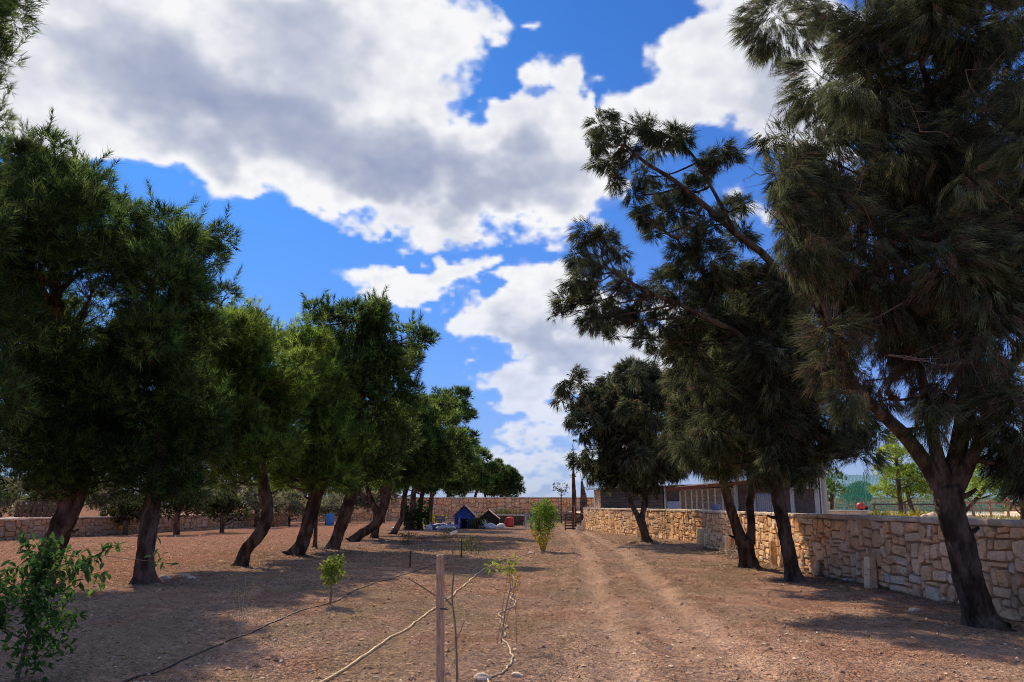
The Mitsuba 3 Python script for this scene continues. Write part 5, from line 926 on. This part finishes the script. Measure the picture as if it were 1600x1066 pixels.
lump('sack', (-7.6, 52.0, 0), (.3, .2, .12), 'mat_bag', 'flat white scrap at the foot of the ivy covered trunk', 'scrap', 7)
def crate(x, y, z0, s, lab, rot):
    k = thing('crate', lab, 'crate', None)
    c, n = math.cos(rot), math.sin(rot)
    w, d, h = s
    put('base', box((x, y, z0 + .02), (w, d, .03), rot), 'mat_crate', k)
    for q in range(4):
        zz = z0 + .06 + q * (h - .06) / 4
        bars = []
        for sx, sy, ww, dd in ((0, -d / 2, w, .02), (0, d / 2, w, .02), (-w / 2, 0, .02, d), (w / 2, 0, .02, d)):
            bars.append(box((x + sx * c - sy * n, y + sx * n + sy * c, zz), (ww, dd, h / 6), rot))
        put('band', mesh_of(bars), 'mat_crate', k)
    cs = [box((x + sx * w / 2 * c - sy * d / 2 * n, y + sx * w / 2 * n + sy * d / 2 * c, z0 + h / 2), (.05, .05, h), rot) for sx in (-1, 1) for sy in (-1, 1)]
    put('corners', mesh_of(cs), 'mat_crate', k)
crate(-5.2, 53.6, 0, (.62, .44, .42), 'blue plastic crate, lower left of the pile by the kennel', .2)
crate(-4.5, 53.7, 0, (.62, .44, .42), 'blue plastic crate, lower right of the pile by the kennel', -.1)
crate(-4.85, 53.7, .43, (.62, .44, .42), 'blue plastic crate set on top of the two lower ones', .05)

bar = thing('barrel', 'bright blue plastic barrel far off in the red field between two pine trunks', 'barrel')
pr = np.array([[0, 0], [.24, 0], [.29, .08], [.30, .3], [.305, .32], [.30, .34], [.31, .6], [.305, .62], [.30, .64], [.29, .82], [.24, .9], [0, .9]])
m = trimesh.creation.revolve(pr, sections=24); put('drum', (np.array(m.vertices) + [-13.75, 60, 0], m.faces), 'mat_blue_plastic', bar, smooth=30)
m = trimesh.creation.cylinder(.07, .05, sections=12); put('bung', (np.array(m.vertices) + [-13.65, 60, .92], m.faces), 'mat_black', bar)
red = thing('fuel_can', 'red plastic drum standing by the dark low fence', 'drum')
pr = np.array([[0, 0], [.26, 0], [.3, .05], [.3, .58], [.27, .64], [.12, .66], [0, .66]])
m = trimesh.creation.revolve(pr, sections=20); put('body', (np.array(m.vertices) + [-.16, 57.4, 0], m.faces), 'mat_red_plastic', red, smooth=30)
m = trimesh.creation.cylinder(.1, .07, sections=12); put('lid', (np.array(m.vertices) + [-.16, 57.4, .69], m.faces), 'mat_red_plastic', red)

df = thing('board_fence', 'low dark board fence with pale top rail behind the red drum', 'fence')
for j in range(9):
    put('board', box((-2.2 + .36 * j, 60.2, .36), (.35, .04, .72 + R.uniform(-.04, .04)), 0, (R.normal(0, .02), 0), .004), 'mat_dark_wood', df)
put('top_rail', box((-.7, 60.1, .80), (3.3, .07, .10), 0, (0, .02), .01), 'mat_white_paint', df)
for j in range(4): put('post', box((-2.3 + 1.08 * j, 60.35, .5), (.09, .09, 1.1), 0, (0, 0), .01), 'mat_dark_wood', df)
for x, lab in ((.92, 'slim pale blue gate post, left of the pair'), (1.30, 'slim deep blue gate post, right of the pair')):
    g = thing('gate_post', lab, 'post')
    put('shaft', box((x, 54, .5), (.13, .13, 1.06), 0, (0, 0), .012), 'mat_blue_grey' if x < 1 else 'mat_kennel_blue', g)
    put('cap', box((x, 54, 1.045), (.16, .16, .03), 0, (0, 0), .006), 'mat_blue_grey', g)
gf_ = thing('pen_frame', 'thin brown pen frame of posts and wire mesh behind the green bush', 'frame')
for x in (1.38, 3.0, 4.5): put('post', box((x, 57, .72), (.07, .07, 1.5), 0, (0, 0), .006), 'mat_rail_wood', gf_)
put('top_bar', box((2.95, 57, 1.45), (3.2, .05, .06), 0, (0, 0), .006), 'mat_rail_wood', gf_)
wm = [box((2.2, 57, zz), (1.55, .012, .016)) for zz in np.arange(.1, 1.4, .16)] + [box((x, 57.01, .72), (.016, .012, 1.4)) for x in np.arange(1.5, 3.0, .16)]
tag(put('wire_mesh', mesh_of(wm), 'mat_dark_wood', gf_), kind='stuff')
pg = thing('pallet_gate', 'dark brown slatted gate made from a pallet at the end of the farther wall', 'gate')
for j in range(6): put('slat', box((3.85, 50.0, .10 + .17 * j), (1.10, .035, .085), .05, (0, R.normal(0, .008)), .004), 'mat_dark_wood', pg)
for s in (-.50, .0, .50): put('upright', box((3.85 + s, 50.05 + s * .05, .5), (.075, .05, 1.02), .05, (0, 0), .004), 'mat_dark_wood', pg)
# slat fence far left
sf = thing('slat_fence', 'weathered upright slat fence behind the boundary wall at far left', 'fence')
for j in range(11): put('slat', box((-27.9 + .26 * j, 44.6 + .1 * j, 1.2), (.14, .05, 1.15 + R.uniform(-.08, .08)), .35, (0, .08 + R.normal(0, .03)), .006), 'mat_dark_wood', sf)
for zz in (.95, 1.5): put('rail', box((-26.6, 45.16, zz), (3.0, .05, .08), .36, (0, 0), .006), 'mat_dark_wood', sf)
# weeds by the far wall
rng = np.random.default_rng(43)
for x, y, h, lab in ((-.6, 63, 1.2, 'dark weedy shrub before the far wall behind the board fence'), (.5, 64, .9, 'low green weeds before the far wall left of the pen frame'), (-2.3, 53.3, .6, 'olive weed clump in front of the blue kennel'), (-6.1, 60, .8, 'yellow lit weed clump behind the right ivy trunk')):
    k = thing('weed_clump', lab, 'weeds')
    n = 420; P = np.array([x, y, 0]) + rng.normal(size=(n, 3)) * [.5 if h > .7 else .3, .4, 0]; P[:, 2] = rng.uniform(0, h, n)
    v, f = blades(P, unit(rand_dir(n, rng) + [0, 0, .7]), rng.uniform(.15, .3, n), np.full(n, .07), rng)
    put('leaves', (v, f), 'mat_leaves', k, color=tint(n, rng, (.05, .065, .02) if 'yellow' not in lab else (.2, .2, .03), (.11, .12, .04) if 'yellow' not in lab else (.4, .36, .06), 1))
    put('stems', mesh_of([tube(np.array([[x + a, y + b, -.03], [x + a * 1.3, y + b, h * .5], [x + a * 1.8, y + b, h]]), .012, 4) for a, b in rng.normal(0, .2, (9, 2))]), 'mat_twig', k)

# ------------------------------------------------------------------ orchard details near the camera
def on_ground(pts, lift):
    p = np.array(pts, float)
    return np.c_[p, ground_z(p[:, 0], p[:, 1]) + lift]
def hose(name, pts, r, mat, label, wig=.03, seed=0, lift=None, step=.15, freq=2.2):
    S = spline(np.array([[x, y, 0] for x, y in pts], float), step)[:, :2]
    q = np.stack([S[:, 0] * 0, S[:, 1] * freq, S[:, 0] * 0 + seed], 1)
    S[:, 0] += wig * (meshkit.fbm(q, 3, 3 + seed) - .5) * 2
    P = on_ground(S, r * .8 if lift is None else lift)
    return tag(put(name, tube(P, r, 8), mat, smooth=True), label, 'hose')
hose('hose', [(-1.95, 5.5), (-1.70, 7.6), (-1.55, 9.3), (-1.38, 11.1), (-1.12, 13.9), (-.66, 20), (-.3, 23), (.4, 25.6), (.75, 27)], .015, 'mat_hose_pale', 'long pale yellow irrigation hose running across the ground past the wooden post', .03, 1, freq=1.1)
hose('hose', [(-.30, 6.6), (-.18, 7.6), (-.02, 8.7), (-.10, 10.3), (-.13, 12.0), (.03, 13.6), (.0, 15.2), (.12, 16.5), (.02, 18.3)], .011, 'mat_hose_grey', 'twisting grey hose on the ground right of the bare sapling', .11, 2, step=.10)
hose('hose', [(-3.75, 7.0), (-3.52, 7.8), (-3.4, 9.9), (-3.3, 11.7), (-3.0, 13.6), (-2.85, 15.8), (-2.2, 20), (-1.9, 24)], .010, 'mat_hose_dark', 'thin black irrigation pipe passing the small round sapling at left', .05, 3)

post = thing('wooden_post', 'weathered square wooden stake in the foreground left of centre', 'post')
v, f = box((0, 0, .62), (.045, .042, 1.34), 0, (0, 0), .005)
m = trimesh.Trimesh(v, f); m = m.subdivide_to_size(.12); v = np.array(m.vertices); v[:, :2] += (meshkit.noise(np.c_[v[:, :2] * 20, v[:, 2] * 3], 4)[:, None] - .5) * .006
M = trimesh.transformations.euler_matrix(0, -.018, .35)[:3, :3]
put('shaft', ((v @ M.T) + [-.425, 5.0, 0], m.faces), 'mat_post_wood', post, smooth=30)
tie = [(-.425 + .031 * math.cos(a), 5.0 + .031 * math.sin(a), .97 + .004 * math.sin(3 * a)) for a in np.linspace(0, 6.28, 14)]
put('tie', tube(np.array(tie), .004, 5), 'mat_hose_dark', post)
sp_ = thing('bare_sapling', 'thin leafless sapling stem standing beside the wooden stake', 'sapling')
put('stem', tube(spline(np.array([[-.335, 5.32, -.05], [-.345, 5.3, .35], [-.365, 5.3, .78], [-.392, 5.3, 1.0], [-.385, 5.3, 1.15], [-.40, 5.3, 1.40]]), .04), np.linspace(.011, .0035, len(spline(np.array([[-.335, 5.32, -.05], [-.345, 5.3, .35], [-.365, 5.3, .78], [-.392, 5.3, 1.0], [-.385, 5.3, 1.15], [-.40, 5.3, 1.40]]), .04))), 7, .1, 20), 'mat_twig', sp_, smooth=True)
put('side_branch', tube(np.array([[-.39, 5.3, .95], [-.43, 5.25, 1.0], [-.50, 5.2, 1.03], [-.60, 5.15, 1.10], [-.66, 5.1, 1.14]]), np.linspace(.0065, .003, 5), 6), 'mat_twig', sp_, smooth=True)
put('side_branch', tube(np.array([[-.36, 5.3, .74], [-.33, 5.3, .80], [-.31, 5.31, .86]]), np.linspace(.004, .002, 3), 5), 'mat_twig', sp_, smooth=True)
put('tag', box((-.388, 5.3, 1.415), (.05, .004, .018), 0, (0, -.4)), 'mat_white_paint', sp_)

def leafed(key, lobes, n, L, W, lo, hi, rng, name='leaves'):
    lob = np.array(lobes); w = lob[:, 3] ** 2; idx = rng.choice(len(lob), n, p=w / w.sum())
    d = rand_dir(n, rng); P = lob[idx, :3] + d * (lob[idx, 3] * rng.uniform(.2, 1, n) ** .5)[:, None]
    ax = unit(d + .7 * rand_dir(n, rng) + [0, 0, .2])
    side = unit(np.cross(ax, rand_dir(n, rng)))
    l, ww = L * rng.uniform(.7, 1.25, n), W * rng.uniform(.7, 1.2, n)
    a, b = P, P + ax * l[:, None]; mid = P + ax * (.45 * l)[:, None]
    v = np.stack([a, mid - side * ww[:, None] / 2, b - [0, 0, .15 * L], mid + side * ww[:, None] / 2], 1).reshape(-1, 3)
    k = np.arange(n)[:, None] * 4
    f = np.vstack([k + [0, 1, 2], k + [0, 2, 3]])
    t = rng.random((n, 1)); c = np.repeat((np.array(lo) * (1 - t) + np.array(hi) * t) * rng.uniform(.8, 1.2, (n, 1)), 4, 0)
    return put(name, (v, f), 'mat_leaves', key, color=c)
rng = np.random.default_rng(51)
s1 = thing('sapling', 'small round bright green sapling on a short dark stem left of the stake', 'sapling')
g0 = float(ground_z(-2.96, 13.2))
put('stem', tube(np.array([[-2.96, 13.2, g0 - .05], [-2.95, 13.2, .2], [-2.955, 13.2, .4], [-2.95, 13.2, .6]]), [.022, .018, .014, .007], 7, .1, 15), 'mat_twig', s1, smooth=True)
leafed(s1, [(-2.98, 13.2, .46, .13), (-2.90, 13.22, .52, .13), (-3.03, 13.15, .58, .10), (-2.86, 13.2, .66, .08), (-2.96, 13.25, .62, .12), (-2.84, 13.2, .73, .05)], 620, .075, .03, (.10, .17, .03), (.24, .33, .06), rng)
bu = thing('shrub', 'tall bright green feathery shrub with yellow lower leaves beside the track', 'shrub')
lob = [(1.05, 27.5, 1.15, .36), (1.25, 27.5, 1.35, .30), (.95, 27.5, 1.40, .26), (1.15, 27.6, 1.55, .22), (1.40, 27.5, 1.05, .26), (.80, 27.5, .95, .22), (1.1, 27.4, .85, .30), (1.2, 27.5, 1.68, .12), (1.45, 27.5, 1.3, .16)]
leafed(bu, lob, 2600, .10, .028, (.07, .16, .025), (.18, .34, .05), rng, 'green_leaves')
leafed(bu, [(1.05, 27.4, .55, .26), (.85, 27.4, .6, .16), (1.25, 27.4, .6, .18), (1.05, 27.4, .35, .16), (.75, 27.5, .75, .1)], 520, .10, .026, (.22, .22, .03), (.38, .34, .04), rng, 'yellow_leaves')
for a in np.linspace(-.3, .35, 8):
    put('stem', tube(np.array([[1.06 + a * .12, 27.5, -.05], [1.06 + a * .6, 27.5, .5], [1.06 + a, 27.5 + .2 * a, 1.3]]), [.016, .013, .006], 6), 'mat_yellow_stem', bu)
s2 = thing('sapling', 'wilting yellow green sapling leaning on three thin stakes right of the bare sapling', 'sapling')
leafed(s2, [(-.05, 9.7, .86, .06), (-.15, 9.7, .90, .05), (-.24, 9.7, .86, .06), (.02, 9.7, .93, .05), (-.02, 9.7, .80, .05)], 130, .07, .016, (.16, .26, .03), (.34, .42, .06), rng, 'green_leaves')
leafed(s2, [(.03, 9.72, .74, .07), (.06, 9.72, .62, .05), (.02, 9.72, .68, .05)], 70, .06, .014, (.20, .14, .04), (.32, .22, .05), rng, 'dry_leaves')
put('stem', tube(np.array([[-.13, 9.72, -.03], [-.08, 9.72, .35], [-.02, 9.72, .6], [-.03, 9.7, .9], [-.2, 9.7, .92]]), [.008, .007, .006, .004, .002], 6), 'mat_twig', s2)
for q in (np.array([[-.17, 9.70, 0], [-.05, 9.70, .80]]), np.array([[.05, 9.8, .3], [-.01, 9.7, .80]]), np.array([[-.10, 9.9, .1], [.07, 9.75, .75]])):
    put('stake', tube(np.array([[q[0][0], q[0][1], -.05], q[0], q[1]]), [.004, .004, .003], 6), 'mat_twig', s2)
wd = thing('dry_weed', 'thin dry weed with pale feathery stems left of the black pipe', 'weed')
for a, h in ((-.05, .6), (.02, .72), (.08, .55), (-.1, .45), (.12, .42)):
    put('stem', tube(np.array([[-3.36, 10.1, -.03], [-3.36 + a * .5, 10.1, h * .5], [-3.36 + a * 1.3, 10.1, h]]), [.005, .004, .002], 5), 'mat_pale_twig', wd)
leafed(wd, [(-3.36, 10.1, .45, .14), (-3.30, 10.1, .58, .09), (-3.44, 10.1, .5, .08)], 150, .06, .008, (.12, .14, .05), (.25, .23, .10), rng)

# citrus bush at the left edge: every leaf a leaf
ci = thing('citrus_bush', 'dark green broad leaved citrus bush in the lower left corner', 'bush')
def leaf_shape(L, W, fold, curl):
    t = np.array([0, .25, .55, .8, 1.0]); wd_ = np.array([.12, .85, 1.0, .62, .03]) * W / 2
    z = -curl * t ** 2 * L
    v = []
    for a, b, c in zip(t, wd_, z): v += [[a * L, -b, c + fold * b], [a * L, 0, c], [a * L, b, c + fold * b]]
    f = []
    for i in range(4):
        for j in (0, 1):
            p = i * 3 + j; f += [[p, p + 3, p + 4], [p, p + 4, p + 1]]
    return np.array(v), np.array(f)
LEAF = [mikit.ply(leaf_shape(*q), 'mat_citrus_leaf' if i % 3 else 'mat_citrus_leaf_pale', True) for i, q in enumerate(((.10, .042, .3, .2), (.085, .036, .2, .35), (.115, .046, .35, .15), (.095, .040, .15, .5), (.075, .034, .4, .25), (.105, .038, .25, .3)))]
rng = np.random.default_rng(61)
stems = [np.array([[-4.62, 7.7, -.06], [-4.58, 7.68, .15], [-4.5, 7.6, .35], [-4.42, 7.5, .6], [-4.35, 7.4, .9], [-4.25, 7.35, 1.25]]),
         np.array([[-4.5, 7.6, .35], [-4.7, 7.4, .55], [-4.95, 7.3, .8], [-5.05, 7.2, 1.0]]),
         np.array([[-4.42, 7.5, .6], [-4.2, 7.45, .85], [-4.0, 7.45, 1.02], [-3.85, 7.42, 1.14], [-3.66, 7.4, 1.22]]),
         np.array([[-4.4, 7.45, .7], [-4.2, 7.3, .7], [-4.05, 7.2, .62]]),
         np.array([[-4.35, 7.4, .9], [-4.5, 7.5, 1.1], [-4.6, 7.5, 1.28]]),
         np.array([[-4.5, 7.6, .35], [-4.3, 7.75, .5], [-4.15, 7.8, .55]]),
         np.array([[-4.7, 7.4, .55], [-4.55, 7.1, .7], [-4.45, 7.0, .95]])]
def tw(P, r): S = spline(P, .06); return S, tube(S, np.linspace(r, .003, len(S)), 7, .08, 20)
spots = []
for i, s in enumerate(stems):
    S, m = tw(s, .022 if i == 0 else .010)
    put('stem' if i == 0 else 'branch', m, 'mat_twig', ci, smooth=True)
    lo_ = int(len(S) * (.45 if i == 0 else .25))
    for q in S[lo_:]:
        spots += [q] * (11 if i != 2 else 7)
for c, r, n in (((-4.40, 7.45, .85), .36, 230), ((-4.75, 7.4, .75), .36, 200), ((-4.30, 7.4, 1.12), .24, 110), ((-3.98, 7.4, .95), .26, 110), ((-4.30, 7.5, .45), .34, 190), ((-4.85, 7.3, .45), .34, 190), ((-4.45, 7.6, .22), .26, 80)):
    spots += [np.array(c) + rand_dir(1, rng)[0] * r * rng.uniform(.3, 1) for _ in range(n)]
spots += [np.array([-3.62, 8.3, 1.03]) + rng.normal(0, .06, 3) for _ in range(16)]
spots = np.array(spots); spots = spots[rng.permutation(len(spots))]
extra = []
for i, q in enumerate(spots):
    d = rand_dir(1, rng)[0] + [0, 0, .15]; d /= np.linalg.norm(d)
    x = d; y = np.cross([0, 0, 1], x) + .3 * rng.normal(size=3); y -= x * (x @ y); y /= np.linalg.norm(y); zz = np.cross(x, y)
    s = rng.uniform(.62, 1.1)
    M = np.eye(4); M[:3, 0], M[:3, 1], M[:3, 2], M[:3, 3] = x * s, y * s, zz * s, q
    if i < 300: put_shared('leaf', LEAF[i % 6], ci, T(M))
    else:
        v, f = leaf_shape(.10, .042, .3, .2); extra.append((v @ M[:3, :3].T + q, f))
if extra: tag(put('leaves', mesh_of(extra), 'mat_citrus_leaf', ci), kind='stuff')
put('branch', tube(spline(np.array([[-3.85, 7.42, 1.14], [-3.75, 7.8, 1.08], [-3.65, 8.25, 1.02]]), .1), .003, 5), 'mat_twig', ci)

# rocks at the tree feet, twigs, litter
rng = np.random.default_rng(71)
for j, (x, y, s, lab) in enumerate(((-7.5, 17.4, .11, 'pale rock at the foot of the straight black trunk, right side'), (-7.25, 17.9, .08, 'small pale rock a step right of the straight black trunk'), (-7.0, 17.6, .07, 'flat little rock farthest right of the straight black trunk'), (-6.7, 25.6, .10, 'pale rock at the foot of the slanting trunk'),
                                  (.62, 26.3, .08, 'small stone in the shade left of the green shrub'), (5.0, 33.2, .13, 'dark rock left of the fork-trunked tree foot'), (6.05, 33.3, .14, 'dark rock right of the fork-trunked tree foot'), (-.28, 7.75, .06, 'white stone at the lower end of the twisting grey hose'), (.05, 7.9, .045, 'little pinkish stone near the lower end of the grey hose'), (6.1, 12.3, .07, 'pale stone before the thick forked trunk'))):
    m = trimesh.creation.icosphere(2, s); v = np.array(m.vertices); v = v * (.75 + .55 * meshkit.noise(v / s * 1.3 + j * 7, 2)[:, None]) * [1.25, 1, .7]
    tag(put('rock', (v + [x, y, float(ground_z(x, y)) + s * .2], m.faces), 'mat_pebble' if 'dark' not in lab else 'mat_mortar', smooth=40), lab, 'rock')
tp = []
for _ in range(46):
    a = np.array([6.75 + rng.normal(0, .22), 24.6 + rng.normal(0, .55), rng.uniform(.02, .25)]); d = rand_dir(1, rng)[0] * [1, 1, .45]
    tp.append(tube(np.array([a, a + d * .22 + rng.normal(0, .03, 3), a + d * rng.uniform(.35, .7)]), [.012, .009, .004], 5))
tag(put('twig_pile', mesh_of(tp), 'mat_pale_twig'), 'heap of pale dry twigs at the foot of the near wall left of the low forking tree', 'twigs', kind='stuff')
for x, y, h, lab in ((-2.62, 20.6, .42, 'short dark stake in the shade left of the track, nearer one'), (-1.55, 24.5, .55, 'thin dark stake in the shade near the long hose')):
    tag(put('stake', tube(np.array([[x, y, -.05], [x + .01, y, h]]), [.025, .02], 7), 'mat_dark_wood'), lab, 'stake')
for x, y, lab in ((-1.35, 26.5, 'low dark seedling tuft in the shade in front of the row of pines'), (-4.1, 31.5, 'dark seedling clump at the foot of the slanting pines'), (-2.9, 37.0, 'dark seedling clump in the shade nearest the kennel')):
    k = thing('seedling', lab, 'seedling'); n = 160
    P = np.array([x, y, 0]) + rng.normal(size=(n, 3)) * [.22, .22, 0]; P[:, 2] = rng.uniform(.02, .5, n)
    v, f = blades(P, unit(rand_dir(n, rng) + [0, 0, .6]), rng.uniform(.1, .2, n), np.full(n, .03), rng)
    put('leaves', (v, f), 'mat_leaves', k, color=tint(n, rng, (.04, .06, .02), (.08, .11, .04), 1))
    put('stem', tube(np.array([[x, y, -.05], [x + .03, y, .55]]), [.012, .005], 6), 'mat_twig', k)

def scatter(n, ymax, rng, xr=.80):
    """points on the ground, thinning with distance"""
    y = 5.5 * (ymax / 5.5) ** rng.random(n)
    x = rng.uniform(-xr, xr, n) * y * 1.0
    keep = x < 7.0
    return x[keep], y[keep]
oct_v = np.array([[1, 0, 0], [-1, 0, 0], [0, 1, 0], [0, -1, 0], [0, 0, 1], [0, 0, -1]], float); oct_f = np.array([[0, 2, 4], [2, 1, 4], [1, 3, 4], [3, 0, 4], [2, 0, 5], [1, 2, 5], [3, 1, 5], [0, 3, 5]])
def pebbles(n, ymax, smin, smax, rng):
    x, y = scatter(n, ymax, rng); n = len(x)
    s = smin * (smax / smin) ** (rng.random(n) ** 2.2)
    v = oct_v[None] * (s[:, None, None] * rng.uniform(.6, 1.4, (n, 6, 1))) * np.array([1.2, 1, .65])
    a = rng.uniform(0, 6.28, n); c, q = np.cos(a)[:, None], np.sin(a)[:, None]
    v = np.stack([v[..., 0] * c - v[..., 1] * q, v[..., 0] * q + v[..., 1] * c, v[..., 2]], -1) + np.stack([x, y, ground_z(x, y) + s * .25], -1)[:, None]
    return v.reshape(-1, 3), (oct_f[None] + np.arange(n)[:, None, None] * 6).reshape(-1, 3)
tag(put('pebbles', pebbles(3200, 40, .006, .030, rng), 'mat_pebble', smooth=50), 'pale pebbles scattered over the earth', 'pebbles', kind='stuff')
tag(put('soil_clods', pebbles(6500, 45, .008, .034, rng), 'mat_clod', smooth=60), 'brown clods of earth scattered over the ground', 'soil', kind='stuff')
x, y = scatter(70000, 42, rng); n = len(x)
den = meshkit.fbm(np.stack([x * .5, y * .5, 0 * x], 1), 3, 8) > rng.uniform(.2, .68, n)
for q in (RUT_L, RUT_R): den &= (np.abs(x - np.interp(y, q[:, 0], q[:, 1])) > .22) | (rng.random(n) < .12)
x, y = x[den], y[den]; n = len(x)
for t in list(PINES.values())[1:6] + list(CASUARINAS.values()):     # needles gather round the trunks
    m_ = 900; x = np.r_[x, t['trunk'][0][0] + rng.normal(0, .55, m_)]; y = np.r_[y, t['trunk'][0][1] + rng.normal(0, .5, m_)]
u_ = rng.uniform(6, NEAR.L, 2600); wp = NEAR.at(u_, 0, .0); dw = np.abs(rng.normal(.12, .22, 2600)); x = np.r_[x, wp[:, 0] - dw]; y = np.r_[y, wp[:, 1]]
ok = x < 7.12; x, y = x[ok], y[ok]; n = len(x)
D = unit(np.stack([rng.normal(size=n), rng.normal(size=n), rng.uniform(-.12, .35, n)], 1))
sc = np.clip(y / 12, .8, 2.2)
v, f = blades(np.stack([x, y, ground_z(x, y) + .006], 1), D, rng.uniform(.03, .09, n) * sc, rng.uniform(.006, .016, n) * sc, rng)
tag(put('dry_litter', (v, f), 'mat_leaves', color=tint(n, rng, (.15, .11, .085), (.46, .38, .30), 1)), 'dry leaves and needles littering the earth', 'litter', kind='stuff')
x, y = scatter(26000, 40, rng); n = len(x)
den = meshkit.fbm(np.stack([x * .8 + 4, y * .45, 0 * x], 1), 3, 18) > rng.uniform(.44, .62, n)
x, y = x[den], y[den]
u_ = np.repeat(rng.uniform(5, NEAR.L, 60), 22) + rng.normal(0, .10, 1320); wp = NEAR.at(u_, 0, .0); x = np.r_[x, wp[:, 0] - np.abs(rng.normal(.06, .06, 1320))]; y = np.r_[y, wp[:, 1]]
n = len(x)
D = unit(np.stack([rng.normal(size=n) * .8, rng.normal(size=n) * .8, rng.uniform(.25, 1, n)], 1))
sc = np.clip(y / 12, .8, 2.2)
v, f = blades(np.stack([x, y, ground_z(x, y)], 1), D, rng.uniform(.03, .085, n) * sc, rng.uniform(.004, .008, n) * sc, rng)
tag(put('dry_grass', (v, f), 'mat_leaves', color=tint(n, rng, (.12, .125, .05), (.27, .24, .13), 1)), 'thin short dry grass growing in patches on the earth', 'grass', kind='stuff')
